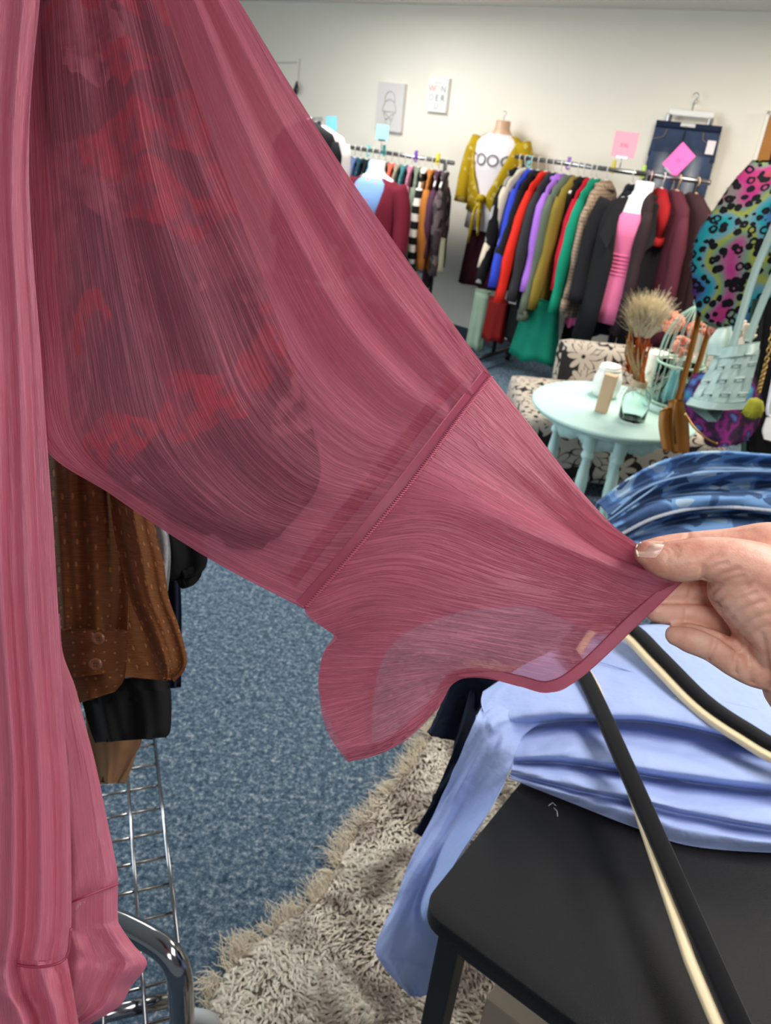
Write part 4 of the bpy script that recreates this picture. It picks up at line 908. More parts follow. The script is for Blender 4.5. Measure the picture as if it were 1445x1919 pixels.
# ================================================================== MANNEQUIN TORSOS
def torso(parent, mat, zt, s=1.0, bust=True):
    # z=0 at neck top
    prof = [(.0, .046, .046, 0), (-.004, .052, .052, 0), (-.05, .052, .055, 0), (-.075, .065, .06, 0), (-.105, .13, .075, 0), (-.135, .175, .085, .0), (-.18, .178, .10, -.01), (-.25, .160, .115, -.02), (-.30, .150, .112, -.02), (-.40, .122, .09, -.005), (-.50, .140, .10, 0), (-.60, .165, .11, 0), (-.66, .165, .11, 0)]
    rg = []
    for z, a, b, yo in prof: rg.append([(s*a*math.cos(q), s*(b*math.sin(q)+yo), z*s) for q in np.linspace(0, 2*math.pi, 28, endpoint=False)])
    MB().rings(rg).build('torso', mat, parent)
def wrap(name, parent, mat, levels, gap0, gap1=None, th=.006, n=36):
    """garment shell open at the front: levels (z, half width, half depth, y offset, half gap angle)"""
    out = []; inn = []
    for z, a, b, yo, g in levels:
        q = np.linspace(-math.pi/2+g, 1.5*math.pi-g, n)
        out.append([(a*math.cos(x)*(1+.015*math.sin(9*x)), b*math.sin(x)*(1+.03*math.sin(11*x))+yo, z) for x in q]); inn.append([((a-th)*math.cos(x), (b-th)*math.sin(x)+yo, z) for x in q])
    rg = [o+i[::-1] for o, i in zip(out, inn)]
    return MB().rings(rg).build(name, mat, parent)
def mannequin(px, py, off, label, neckm, yaw, group='mannequin torsos', scale=1.0):
    p = onwall(px, py, off); t = thing('mannequin', p, label, 'mannequin', group, yaw, local=True); torso(t, neckm, p.z, scale)
    MB().tube([(0, 0, -.005)]+[(0.014*math.sin(a), 0, .045-.014*math.cos(a)) for a in np.linspace(0, 4.2, 10)], .0022, 6).build('hook', steel, t)
    return t, p
def onman(name, label, cat, p, yaw): return thing(name, p, label, cat, None, yaw, local=True)
whitep = plain('white_mannequin', (236, 236, 234), .35); skinp = plain('tan_mannequin', (200, 160, 128), .4)
# white torso with pink dress and black coat
MY = math.atan2(WN[1], WN[0]) + math.pi/2 + .18
t, p = mannequin(1210, 340, .70, 'white mannequin torso in pink ribbed top and open black coat', whitep, MY)
pk = onman('ribbed_top', 'bright pink ribbed long top on the white mannequin with black coat', 'top', p, MY)
rg = []
for z, a, b, yo in [(-.165, .155, .100, -.006), (-.185, .172, .108, -.011), (-.25, .163, .122, -.021), (-.30, .155, .118, -.02), (-.40, .128, .098, -.006), (-.50, .146, .107, 0), (-.60, .172, .118, 0), (-.70, .170, .116, 0), (-.80, .165, .112, 0)]:
    rg.append([(a*math.cos(q), b*math.sin(q)+yo, z) for q in np.linspace(0, 2*math.pi, 28, endpoint=False)])
MB().rings(rg).build('top_body', plain('hot_pink_knit', (228, 116, 160), .75, 0, .2, 120, .3, .06, 20), pk)
for k in range(6):
    z = -.40-.022*k; MB().tube([(.136*math.cos(q), .106*math.sin(q)-.003, z) for q in np.linspace(math.pi, 2*math.pi, 20)], .005, 6).build('rib', MATS['hot_pink_knit'], pk)
ct_ = onman('black_coat', 'open black coat over the pink top on the white mannequin', 'coat', p, MY); bc = cloth('black_wool', (26, 26, 29), .15)
wrap('coat_body', ct_, bc, [(-.09, .09, .075, 0, .8), (-.115, .16, .095, 0, .62), (-.15, .205, .11, 0, .50), (-.25, .21, .145, -.01, .36), (-.45, .215, .15, 0, .26), (-.7, .225, .155, 0, .28), (-.93, .235, .16, 0, .34)], 0)
for sx in (-1, 1): MB().tube(crv([(sx*.18, .0, -.13), (sx*.220, -.005, -.26), (sx*.238, -.02, -.48), (sx*.24, -.05, -.72)], 14), [.066, .068, .066, .064, .062, .06, .06, .058, .057, .056, .055, .054, .054, .055], 14).build('coat_sleeve', bc, ct_)
for sx in (-1, 1):
    mb = MB().add([(sx*.06, -.06, -.085), (sx*.125, -.085, -.10), (sx*.165, -.135, -.30), (sx*.095, -.165, -.38), (sx*.06, -.07, -.095), (sx*.12, -.10, -.11), (sx*.16, -.15, -.30), (sx*.095, -.175, -.37)], [(0, 1, 2, 3), (7, 6, 5, 4), (0, 4, 5, 1), (1, 5, 6, 2), (2, 6, 7, 3), (3, 7, 4, 0)]); mb.build('lapel', bc, ct_, smooth=False)
MB().tube([(.085*math.cos(a), .07*math.sin(a)+.005, -.082) for a in np.linspace(-.6, 3.75, 18)], .020, 8).build('collar', bc, ct_)
# white torso with burgundy cardigan, left rail
t, p = mannequin(708, 302, .95, 'white mannequin torso in burgundy cardigan on the left rail', whitep, MY-.1)
pk = onman('blouse', 'light blue blouse with small flowers on the left mannequin', 'blouse', p, MY-.1); rg = []
for z, a, b, yo in [(-.10, .10, .075, -.01), (-.14, .165, .095, -.008), (-.185, .174, .11, -.012), (-.25, .166, .124, -.021), (-.32, .160, .12, -.02), (-.42, .150, .11, -.006), (-.55, .165, .12, 0), (-.68, .175, .125, 0)]:
    rg.append([(a*math.cos(q), b*math.sin(q)+yo, z) for q in np.linspace(0, 2*math.pi, 28, endpoint=False)])
MB().rings(rg).build('blouse_body', patmat('blue_sprig', 'v', [(124, 158, 210)]*9+[(176, 130, 160)], 34), pk)
bg = onman('burgundy_cardigan', 'burgundy open cardigan on the left white mannequin', 'cardigan', p, MY-.1); bgm = cloth('burgundy_knit', (104, 24, 42), .12)
wrap('cardigan_body', bg, bgm, [(-.095, .10, .08, 0, .85), (-.125, .175, .10, 0, .75), (-.16, .205, .115, 0, .68), (-.3, .205, .145, -.01, .55), (-.5, .205, .145, 0, .45), (-.8, .22, .15, 0, .5)], 0)
for sx in (-1, 1): MB().tube(crv([(sx*.175, .0, -.14), (sx*.23, -.005, -.27), (sx*.25, -.02, -.46), (sx*.255, -.05, -.64)], 10), [.062]*4+[.058]*3+[.052]*3, 14).build('cardigan_sleeve', bgm, bg)
# tan torso with mustard cardigan on the wall
MW = math.atan2(WN[1], WN[0]) + math.pi/2
t, p = mannequin(944, 226, .17, 'tan mannequin torso hanging on the cream wall in mustard cardigan', skinp, MW)
tee = onman('graphic_tee', 'white tee with grey lettering under the mustard cardigan', 't-shirt', p, MW); rg = []
for z, a, b, yo in [(-.085, .09, .07, -.005), (-.11, .145, .085, -.004), (-.14, .182, .095, -.006), (-.185, .184, .112, -.012), (-.25, .170, .128, -.022), (-.32, .166, .126, -.02), (-.42, .160, .118, -.006), (-.55, .175, .125, 0), (-.72, .190, .13, 0)]:
    rg.append([(a*math.cos(q), b*math.sin(q)+yo, z) for q in np.linspace(0, 2*math.pi, 32, endpoint=False)])
MB().rings(rg).build('tee_body', plain('white_cotton', (226, 216, 218), .85, 0, .2, 60, .2), tee)
tm = text_obj('lettering', 'COOC', .11, Matrix(((1, 0, 0, 0), (0, 0, -1, 0), (0, 1, 0, 0), (0, 0, 0, 1))), plain('grey_print', (136, 134, 134), .8), None)
for v in tm.data.vertices:      # lay the print on the chest
    x = v.co.x*1.05; z = v.co.z - .255; yb = -.128*math.sqrt(max(0, 1-(x/.172)**2))-.024; v.co = Vector((x, yb-.003, z))
tm.parent = tee; LOCAL.add(tm.name)
mu = onman('mustard_cardigan', 'mustard yellow open knit cardigan tied at the front on the wall', 'cardigan', p, MW); mum = patmat('mustard_knit', 'v', [(170, 140, 22)]*7+[(196, 172, 96)], 40)
wrap('cardigan_body', mu, mum, [(-.088, .11, .078, 0, 1.15), (-.115, .165, .095, 0, 1.02), (-.15, .198, .11, 0, .92), (-.25, .198, .145, -.01, .74), (-.36, .195, .15, -.01, .50), (-.46, .19, .145, -.01, .22), (-.52, .19, .14, 0, .10), (-.60, .19, .14, 0, .5)], 0)
for sx in (-1, 1): MB().tube(crv([(sx*.172, .0, -.13), (sx*.225, .0, -.26), (sx*.24, -.015, -.42), (sx*.24, -.04, -.56)], 10), [.062]*3+[.058]*4+[.052]*3, 14).build('cardigan_sleeve', mum, mu)
kn = MB(); kn.lathe([(.005, .028), (.028, .02), (.034, 0), (.028, -.02), (.005, -.028)], (0, -.155, -.50), 14); kn.build('knot', mum, mu)
for sx, L in ((-1, .30), (.6, .24)): MB().tube(crv([(0, -.155, -.51), (sx*.03, -.175, -.60), (sx*.045, -.17, -.51-L)], 8), [.02, .022, .024, .026, .027, .026, .022, .012], 10, True, .5).build('tie_end', mum, mu)
skirt('trousers', 'dark maroon trousers hanging below the white tee', p+Vector((0, 0, 0)), MW, cloth('maroon_crepe', (62, 20, 32), .15), p.z-.68, max(.04, p.z-1.12), .15, .17, .06, 71)
# ================================================================== WALL ITEMS
def wall_M(px, py, off): return frame_M(onwall(px, py, off), Vector(-WT), Vector((0, 0, 1)))
def canvas(px0, px1, w_, h_, label, mat, th=.035):
    c = ((px0[0]+px1[0])/2, (px0[1]+px1[1])/2); M = wall_M(*c, th/2+.001); t = thing('canvas_print', M.to_translation(), label, 'picture'); mb = MB().box((0, 0, 0), (w_, h_, th), bev=.002); mb.v = [M @ v for v in mb.v]; mb.build('canvas', mat, t, smooth=False)
    return t, M, th
def wsz(a, b): return (onwall(*a)-onwall(*b)).length
t, M, th = canvas((708, 157), (757, 246), wsz((711, 158), (760, 162)), wsz((735, 157), (727, 247)), 'pale grey canvas with an outline ice cream drawing on the wall', plain('canvas_grey', (208, 204, 200), .8))
ink = plain('pencil_grey', (168, 164, 162), .8)
def line_art(name, pts, r=.0035): 
    mb = MB(); mb.tube([M @ Vector((x, y, th/2+.001)) for x, y in pts], r, 5); mb.build(name, ink, t)
k_ = .001
line_art('drawn_cone', [(-.055, -.03), (0, -.17), (.055, -.03), (-.055, -.03)]); line_art('drawn_scoop', [(.065*math.cos(a), -.02+.075*math.sin(a)) for a in np.linspace(-.2, 3.34, 16)])
line_art('drawn_scoop', [(.05*math.cos(a), .05+.06*math.sin(a)) for a in np.linspace(-.3, 3.44, 16)]); line_art('drawn_cross', [(-.03, -.09), (.045, -.04)]); line_art('drawn_cross', [(.03, -.09), (-.045, -.04)])
t, M, th = canvas((802, 146), (842, 211), wsz((806, 147), (843, 150)), wsz((826, 147), (820, 211)), 'small white canvas reading WONDERFUL in three rows on the wall', plain('canvas_white', (228, 226, 222), .8))
W_ = wsz((806, 147), (843, 150)); H_ = wsz((826, 147), (820, 211))
text_obj('script_line', 'you are', H_*.10, M @ Matrix.Translation((0, H_*.36, th/2+.0005)), plain('faint_ink', (190, 188, 186), .8), t)
for row, word, cols in ((.17, 'WON', [(222, 150, 138), (206, 200, 190), (140, 150, 148)]), (-.09, 'DER', [(176, 180, 180), (120, 120, 122), (100, 96, 98)]), (-.33, 'FUL', [(206, 202, 196), (164, 166, 158), (214, 186, 180)])):
    for j, ch in enumerate(word): text_obj('letter', ch, H_*.27, M @ Matrix.Translation(((j-1)*W_*.29, H_*row, th/2+.0005)), plain('letter_%d_%d_%d' % cols[j], cols[j], .8), t)
# wall hook with black hanger end and wire frame at the upper left
wf = thing('wire_wall_frame', onwall(545, 140, .01), 'thin pale wire frame on the wall near the upper left', 'wall frame')
Mw = wall_M(525, 140, .012)
mb = MB(); mb.tube([onwall(470, 118, .012), onwall(557, 117, .012)], .004, 6); mb.build('wire', plain('pale_wire', (196, 194, 188), .5), wf)
mb = MB(); mb.tube([onwall(562, 110, .012), onwall(556, 185, .012)], .003, 6); mb.build('wire', MATS['pale_wire'], wf)
hk = thing('wall_hook', onwall(555, 165, .03), 'black wall hook with a bag end at the upper left', 'hook')
MB().tube([onwall(556, 153, .02), onwall(556, 160, .05), onwall(551, 176, .06)], [.006, .014, .020], 8).build('hook_body', blackm, hk); MB().tube([onwall(556, 156, .02), onwall(560, 166, .06), onwall(556, 178, .05)], .004, 6).build('hook_wire', blackm, hk)
# jeans on the wall
def washed():
    m, nt, b = newmat('washed_denim'); v = coords(nt); s = node(nt, 'ShaderNodeSeparateXYZ'); link(nt, v, s.inputs[0])
    nz = noisetex(nt, v, 9, 3, .6); x = mth(nt, 'ABSOLUTE', mth(nt, 'SUBTRACT', mth(nt, 'ABSOLUTE', s.outputs[0]), .10)); f = mth(nt, 'SUBTRACT', 1.0, mth(nt, 'MULTIPLY', x, 17)); zz = mth(nt, 'MULTIPLY', mth(nt, 'SUBTRACT', -.13, s.outputs[2]), 6)
    f = mth(nt, 'MULTIPLY', mth(nt, 'MINIMUM', mth(nt, 'MAXIMUM', f, 0), 1), mth(nt, 'MINIMUM', mth(nt, 'MAXIMUM', zz, 0), 1)); f = mth(nt, 'MULTIPLY', f, mth(nt, 'ADD', nz, .3))
    link(nt, mixc(nt, f, mixc(nt, nz, lin((26, 36, 58)), lin((62, 80, 112))), lin((168, 172, 176))), b.inputs['Base Color']); b.inputs['Roughness'].default_value = .9; return m
jp = onwall(1291, 232, .06); wj = thing('wall_jeans', jp, 'dark washed denim jeans clipped to a white hanger on the wall', 'jeans', None, MW, local=True); wd = washed()
hw = wsz((1229, 229), (1353, 236))/2; jl = .52
rg = [[(hw*s*math.copysign(abs(math.cos(q))**.5, math.cos(q)), .03*math.sin(q), z) for q in np.linspace(0, 6.2832, 32, endpoint=False)] for z, s in ((0, .98), (-.035, .99), (-.10, 1.0), (-.20, 1.03))]
MB().rings(rg).build('seat', wd, wj)
for sx in (-1, 1):
    rg = [[(sx*hw*c+hw*r*math.cos(q), .032*math.sin(q), z) for q in np.linspace(0, 6.2832, 24, endpoint=False)] for z, c, r in ((-.17, .50, .50), (-.28, .52, .50), (-.40, .54, .48), (-jl, .55, .46))]
    MB().rings(rg).build('leg', wd, wj)
MB().rings([[(hw*.99*math.copysign(abs(math.cos(q))**.5, math.cos(q)), .033*math.sin(q), z) for q in np.linspace(0, 6.2832, 32, endpoint=False)] for z in (.004, -.036)]).build('waistband', cloth('dark_denim_band', (30, 40, 62)), wj)
MB().tube([(0, -.033, -.04), (0, -.036, -.15)], .004, 6).build('fly_seam', MATS['dark_denim_band'], wj); MB().lathe([(.001, .004), (.008, .003), (.008, -.003), (.001, -.004)], (0, -.036, -.018), 12).build('button', plain('brass', (180, 150, 90), .3, 1), wj)
for sx in (-1, 1): MB().tube(crv([(sx*hw*.55, -.034, -.04), (sx*hw*.62, -.035, -.085), (sx*hw*.95, -.02, -.10)], 8), .003, 6).build('pocket_seam', plain('denim_stitch', (120, 110, 90), .8), wj)
MB().box((hw*.86, -.034, -.115), (.05, .003, .075)).build('price_tag', plain('tag_pink_white', (240, 222, 224), .7), wj, smooth=False); MB().box((hw*.05, -.036, -.008), (.09, .003, .02)).build('brand_patch', plain('patch_white', (214, 212, 208), .7), wj, smooth=False)
wh = thing('clip_hanger', jp, 'white clip hanger holding the dark jeans on the wall', 'hanger', None, MW, local=True)
MB().box((0, 0, .055), (hw*1.35, .012, .034), bev=.005).build('hanger_bar', MATS['white_plastic'], wh)
for sx in (-1, 1): MB().box((sx*hw*.62, -.002, .022), (.016, .05, .045), bev=.003).build('hanger_clip', steel, wh)
MB().tube([(0, 0, .07), (0, 0, .13)]+[(.018*math.sin(a), 0, .15-.018*math.cos(a)) for a in np.linspace(.3, 4.4, 10)], .003, 6).build('hanger_hook', steel, wh)
nl = onwall(1303, 190, .012); tag(MB().lathe([(.001, .012), (.011, .008), (.012, -.004), (.006, -.012)], nl, 12).build('wall_peg', plain('peg_white', (240, 238, 234), .3)), 'small white peg on the wall above the jeans', 'peg')
# second rail with wooden hangers at the right
SA, SB = along((1206, 326), (1318, 340), .62); SA.z = SB.z = (SA.z+SB.z)/2
rack('black rail with wooden hangers in front of the wall jeans', SA, SB)
wood = plain('hanger_wood', (214, 178, 132), .4)
hang_me = None
wlist = [(.14, 'blouse', 'dark brown blouse at the left end of the short black rail', (44, 32, 34), .75, .46, 'pale pink padded hanger on the short black rail', (226, 176, 178)),
         (.36, 'blouse', 'bright red blouse on the short black rail', (140, 20, 24), .30, 0, 'white plastic hanger on the short black rail', (230, 228, 224)),
         (.62, 'trench_coat', 'maroon trench coat hanging on the short black rail', (78, 32, 44), .92, .58, 'light wooden hanger over the maroon trench coat', (214, 178, 132)),
         (.92, 'coat', 'dark chocolate coat at the near end of the short black rail', (52, 30, 34), .88, .56, 'light wooden hanger at the near end of the short black rail', (214, 178, 132))]
for i, (t_, nm, lb, c, L, sl, hl, hc) in enumerate(wlist):
    hang_me = None
    rail_item(nm, lb, 'clothing', 'garments on the short black rail', rail_pt(SA, SB, t_)+Vector((0, 0, .012)), WYAW+.5+.1*i, cloth('W_%d' % i, c), L, .20, .04, sl, .10, .06, 90+i, hmat=plain('hang_%d_%d_%d' % hc, hc, .4), hlabel=hl, hgroup='hangers on the short black rail')
GS = 1.0
# coats at the far upper left, half hidden by the sleeve
rail_item('coat', 'black coat beside the sleeve at the upper left', 'coat', 'coats on the stand at the upper left', onwall(578, 205, 1.5), WYAW-1.35, cloth('black_e', (14, 14, 16)), 1.0, .20, .06, .6, .04, .05, 120, hanger=False)
rail_item('coat', 'pale grey coat behind the black coat at the upper left', 'coat', 'coats on the stand at the upper left', onwall(600, 215, 1.1), WYAW-1.35, cloth('pale_grey', (186, 176, 172)), 1.05, .21, .06, .6, .04, .05, 121, hanger=False)
ka, kb = onwall(578, 205, 1.5), onwall(600, 215, 1.1); ka.z -= .06; kb.z = ka.z
rack('slim black coat stand behind the sleeve at the upper left', ka, kb)
# dark framed mirror at the right edge
mp = onwall(1452, 330, .04); mr = thing('mirror', (mp.x, mp.y, .75), 'dark honey wood framed mirror on the wall at the right edge', 'mirror')
tl = onwall(1441, 208, .04); Dx = Vector(-WT); zt = tl.z; W0 = tl
def mbox(s0, s1, z0, z1, th_, y0, name, mat):
    c = W0 + Dx*((s0+s1)/2); c = Vector((c.x, c.y, (z0+z1)/2)) + Vector(WN)*y0
    return MB().box((0, 0, 0), (s1-s0, th_, z1-z0), M=Matrix.Translation(c) @ Matrix.Rotation(math.atan2(WT[1], WT[0]), 4, 'Z')).build(name, mat, mr, smooth=False)
honey = plain('honey_wood', (160, 104, 36), .45, 0, .4, 40, .2, .2, 8); trimw = plain('mirror_white_edge', (226, 222, 214), .5)
mbox(0, .018, .75, zt, .05, 0, 'outer_edge', trimw); mbox(.018, .085, .75, zt-.018, .045, 0, 'frame_side', honey); mbox(.75, .82, .75, zt-.018, .045, 0, 'frame_side', honey); mbox(0, .82, zt-.018, zt, .05, 0, 'outer_edge', trimw); mbox(.085, .75, zt-.085, zt-.018, .045, 0, 'frame_top', honey)
mbox(.085, .75, .75, zt-.085, .02, 0, 'mirror_pane', plain('dark_pane', (30, 30, 32), .12, 0, .6))

# ================================================================== MINT TABLE WITH DECOR
mint = plain('mint_paint', (180, 212, 204), .5, 0, .4, 30, .08, .05, 12)
MT = Vector((.945, 3.225, 0)); MZ = .578
mt_ = thing('side_table', MT, 'round mint green painted side table with turned legs', 'table')
MB().lathe([(.30, MZ-.045), (.325, MZ-.040), (.338, MZ-.032), (.336, MZ-.026), (.352, MZ-.020), (.358, MZ-.012), (.355, MZ-.004), (.346, MZ), (.001, MZ)], MT, 64).build('tabletop', mint, mt_)
mb = MB(); rg = []; N = 96
for r_, zz in ((.235, 0), (.245, 0)):
    rg.append([(MT.x+r_*math.cos(2*math.pi*i/N), MT.y+r_*math.sin(2*math.pi*i/N), MZ-.045) for i in range(N)])
lo = lambda r_: [(MT.x+r_*math.cos(2*math.pi*i/N), MT.y+r_*math.sin(2*math.pi*i/N), MZ-.085-.030*abs(math.sin(8*math.pi*i/N))-.012*abs(math.sin(24*math.pi*i/N))) for i in range(N)]
mb.rings([rg[0], rg[1], lo(.245), lo(.235)], cap=False); mb.build('scalloped_apron', mint, mt_)
l1 = onz(1106, 824, MZ-.08); l2 = onz(1166, 838, MZ-.08)
legp = [(.024, -.045), (.030, -.06), (.030, -.12), (.020, -.135), (.027, -.15), (.027, -.16), (.016, -.175), (.024, -.24), (.026, -.30), (.019, -.40), (.022, -.42), (.015, -.45), (.012, -MZ+.01), (.012, -MZ)]
for q in (l1, l2, MT*2-Vector((l1.x, l1.y, 0)), Vector((MT.x-.21, MT.y+.07, 0))):
    dv = Vector((q.x-MT.x, q.y-MT.y, 0)); q = MT + dv.normalized()*min(dv.length, .235)
    MB().lathe([(r_, MZ+z) for r_, z in reversed(legp)], (q.x, q.y, 0), 16).build('leg', mint, mt_)
def tbl(x, y): return onz(x, y, MZ)
# white jar
p = tbl(1132, 742); jr = thing('jar', p, 'white ribbed ceramic jar on the mint table', 'jar')
MB().lathe([(.04, .0), (.055, .006), (.064, .05), (.062, .085), (.05, .118), (.044, .125), (.046, .14), (.042, .145), (.036, .12)], p, 32).build('jar_body', plain('white_ceramic', (232, 232, 226), .35, 0, .5, 60, .5), jr)
MB().tube([p+Vector((.0465*math.cos(a), .0465*math.sin(a), .128)) for a in np.linspace(0, 6.2832, 24)], .004, 6, False).build('jar_rim', MATS['white_ceramic'], jr)
# wooden block
p = tbl(1128, 772); M = Matrix.Translation(p+Vector((0, 0, .084))) @ Matrix.Rotation(-.5, 4, 'Z') @ Matrix.Rotation(.05, 4, 'Y')
tag(MB().box((0, 0, 0), (.05, .038, .165), M=M, bev=.002).build('wood_block', plain('pale_wood', (204, 172, 138), .6, 0, .3, 40, .15, .1, 14), smooth=False), 'upright pale wooden block standing on the mint table', 'block')
# glass bottle
glass = glassmat('clear_glass', (240, 250, 248)); p = tbl(1183, 787); bt = thing('glass_vase', p, 'clear glass bottle vase with twine neck on the mint table', 'vase')
MB().lathe([(.001, 0), (.045, 0), (.056, .01), (.057, .10), (.048, .125), (.024, .145), (.022, .165), (.028, .172), (.024, .17), (.018, .16), (.020, .143), (.044, .12), (.053, .098), (.052, .014), (.001, .010)], p, 32).build('bottle', glass, bt)
tw = MB()
for k in range(5): tw.tube([p+Vector((.0255*math.cos(a), .0255*math.sin(a), .148+.005*k)) for a in np.linspace(0, 6.2832, 16)], .003, 5, False)
tw.build('twine', plain('twine', (190, 172, 140), .9), bt)
# dried bouquet: every stem its own piece
dr = thing('dried_bouquet', p+Vector((0, 0, .05)), 'dried bouquet of orange stalks and cream pampas in the glass bottle', 'bouquet')
rd = random.Random(12); orange = plain('orange_stalk', (216, 112, 34), .8, var=.2, vs=40); straw = plain('straw', (214, 190, 140), .85, var=.1, vs=40); redm = plain('red_flower', (176, 40, 26), .8)
topc = Vector(onplane(1214, 585, p, (0, 1, 0)))
def ribbon3(mb, a, b, w0, bend):
    mid = a.lerp(b, .55)+bend; P_ = crv([a, mid, b], 6); s = Vector((1, 0, 0)); base = len(mb.v)
    for i, q in enumerate(P_): mb.v += [q-s*w0*(1-i/6), q+Vector((0, w0, 0)), q+s*w0*(1-i/6)]
    for i in range(5):
        for j in range(2): mb.f.append((base+3*i+j, base+3*i+j+1, base+3*i+3+j+1, base+3*i+3+j))
for k in range(44):
    e = topc + Vector((rd.uniform(-.055, .045), rd.uniform(-.03, .04), rd.uniform(-.16, -.04))); mb = MB(); ribbon3(mb, p+Vector((rd.uniform(-.012, .012), rd.uniform(-.01, .01), .16)), e, .008, Vector((rd.uniform(-.03, .02), 0, 0))); mb.build('stalk', orange if k % 3 else straw, dr)
pl = MB()
for k in range(1300):
    a = rd.uniform(0, 6.28); u = rd.random()**.6; st_ = topc + Vector((rd.uniform(-.03, .03), rd.uniform(-.02, .02), rd.uniform(-.10, -.02))); d_ = Vector((math.cos(a)*u*.8, math.sin(a)*u*.5, rd.uniform(.2, 1))).normalized()
    ribbon3(pl, st_, st_+d_*rd.uniform(.07, .13), .0020, Vector((0, 0, rd.uniform(-.01, .01))))
tag(pl.build('pampas_plume', plain('pampas', (246, 234, 206), .9), dr), kind='stuff')
fp = Vector(onplane(1166, 690, p, (0, 1, 0)))
for k in range(9): mb = MB(); ribbon3(mb, fp+Vector((.04, 0, -.02)), fp+Vector((rd.uniform(-.03, .02), rd.uniform(-.02, .02), rd.uniform(-.03, .03))), .006, Vector((0, 0, .01))); mb.build('red_petal', redm if k % 2 else orange, dr)
lace = MB()
for k in range(60):
    a = rd.uniform(0, 6.28); c = Vector(onplane(rd.uniform(1165, 1245), rd.uniform(700, 735), p, (0, 1, 0))); ribbon3(lace, c, c+Vector((math.cos(a), 0, math.sin(a)))*.03, .002, Vector((0, 0, .004)))
tag(lace.build('dried_lace', plain('lace_white', (216, 206, 190), .9), dr), kind='stuff')
# cream pitcher behind
p2 = tbl(1216, 735); wv_ = thing('pitcher', p2, 'cream white pitcher behind the dried bouquet', 'pitcher')
MB().lathe([(.05, 0), (.06, .01), (.068, .06), (.062, .12), (.045, .165), (.05, .19), (.046, .19), (.04, .165)], p2, 28).build('pitcher_body', plain('cream_ceramic', (236, 230, 214), .4), wv_)
MB().tube(crv([p2+Vector((.05, 0, .17)), p2+Vector((.10, 0, .15)), p2+Vector((.10, 0, .09)), p2+Vector((.062, 0, .06))], 12), .007, 8).build('handle', MATS['cream_ceramic'], wv_)
# birdcage
p3 = tbl(1252, 766); bc_ = thing('birdcage', p3, 'pale mint wire birdcage with glass base on the mint table', 'birdcage'); mw = plain('mint_wire', (172, 208, 190), .4)
R3 = .098
MB().lathe([(.001, 0), (R3+.012, 0), (R3+.014, .012), (R3+.008, .03), (R3-.002, .03), (.001, .022)], p3, 36).build('cage_base', mint, bc_)
MB().lathe([(R3-.003, .03), (R3-.003, .20), (R3-.006, .20), (R3-.006, .03)], p3, 36).build('glass_panel', glass, bc_)
for zz in (.21, .04): MB().tube([p3+Vector((R3*math.cos(a), R3*math.sin(a), zz)) for a in np.linspace(0, 6.2832, 32)], .005, 6, False).build('cage_ring', mw, bc_)
for k in range(20):
    a = 2*math.pi*k/20; P_ = [p3+Vector((R3*math.cos(a)*f, R3*math.sin(a)*f, z)) for f, z in ((1, .03), (1, .21), (.99, .27), (.90, .33), (.66, .39), (.32, .43), (.05, .455))]; MB().tube(crv(P_, 16), .0021, 5).build('cage_wire', mw, bc_)
MB().tube([p3+Vector((.016*math.cos(a), 0, .47+.016*math.sin(a))) for a in np.linspace(0, 6.2832, 16)], .003, 5, False).build('cage_loop', mw, bc_)
def bloom(pos, r_, mat, name, label, grp=None, seed=1):
    t = thing(name, pos, label, 'flower', grp); rs = random.Random(seed)
    for k in range(16):
        d_ = Vector((rs.gauss(0, 1), rs.gauss(0, 1), rs.gauss(0, .8))).normalized(); c = pos + d_*r_*.55
        x = d_.orthogonal().normalized(); y = d_.cross(x); mb = MB(); rg = []
        for f, h in ((.1, .0), (.5, .25), (.8, .5), (.6, .62), (.15, .60)): rg.append([c+(x*math.cos(a)+y*math.sin(a))*r_*.55*f+d_*r_*(h-.2) for a in np.linspace(0, 6.2832, 9, endpoint=False)])
        mb.rings(rg); mb.build('petal', mat, t)
coral = plain('coral_petal', (222, 116, 88), .8, var=.12, vs=60); peach = plain('peach_petal', (226, 150, 128), .8)
bloom(onplane(1262, 605, p3+Vector((0, .16, 0)), (0, 1, 0)), .05, coral, 'coral_flower', 'coral orange bloom behind the top of the birdcage', 'blooms by the birdcage', 3)
bloom(p3+Vector((-.02, 0, .28)), .045, peach, 'peach_flower', 'peach bloom inside the birdcage', 'blooms by the birdcage', 4)
bloom(p3+Vector((.07, .12, .33)), .04, coral, 'coral_flower', 'smaller coral bloom to the right of the birdcage', 'blooms by the birdcage', 5)
bl = thing('blue_ornament', p3+Vector((0, 0, .03)), 'small turquoise ornament inside the birdcage glass', 'ornament'); MB().lathe([(.02, .0), (.034, .02), (.028, .06), (.018, .10), (.022, .12), (.004, .13)], p3+Vector((-.02, -.02, .03)), 16).build('ornament_body', plain('turquoise', (110, 180, 196), .3), bl)

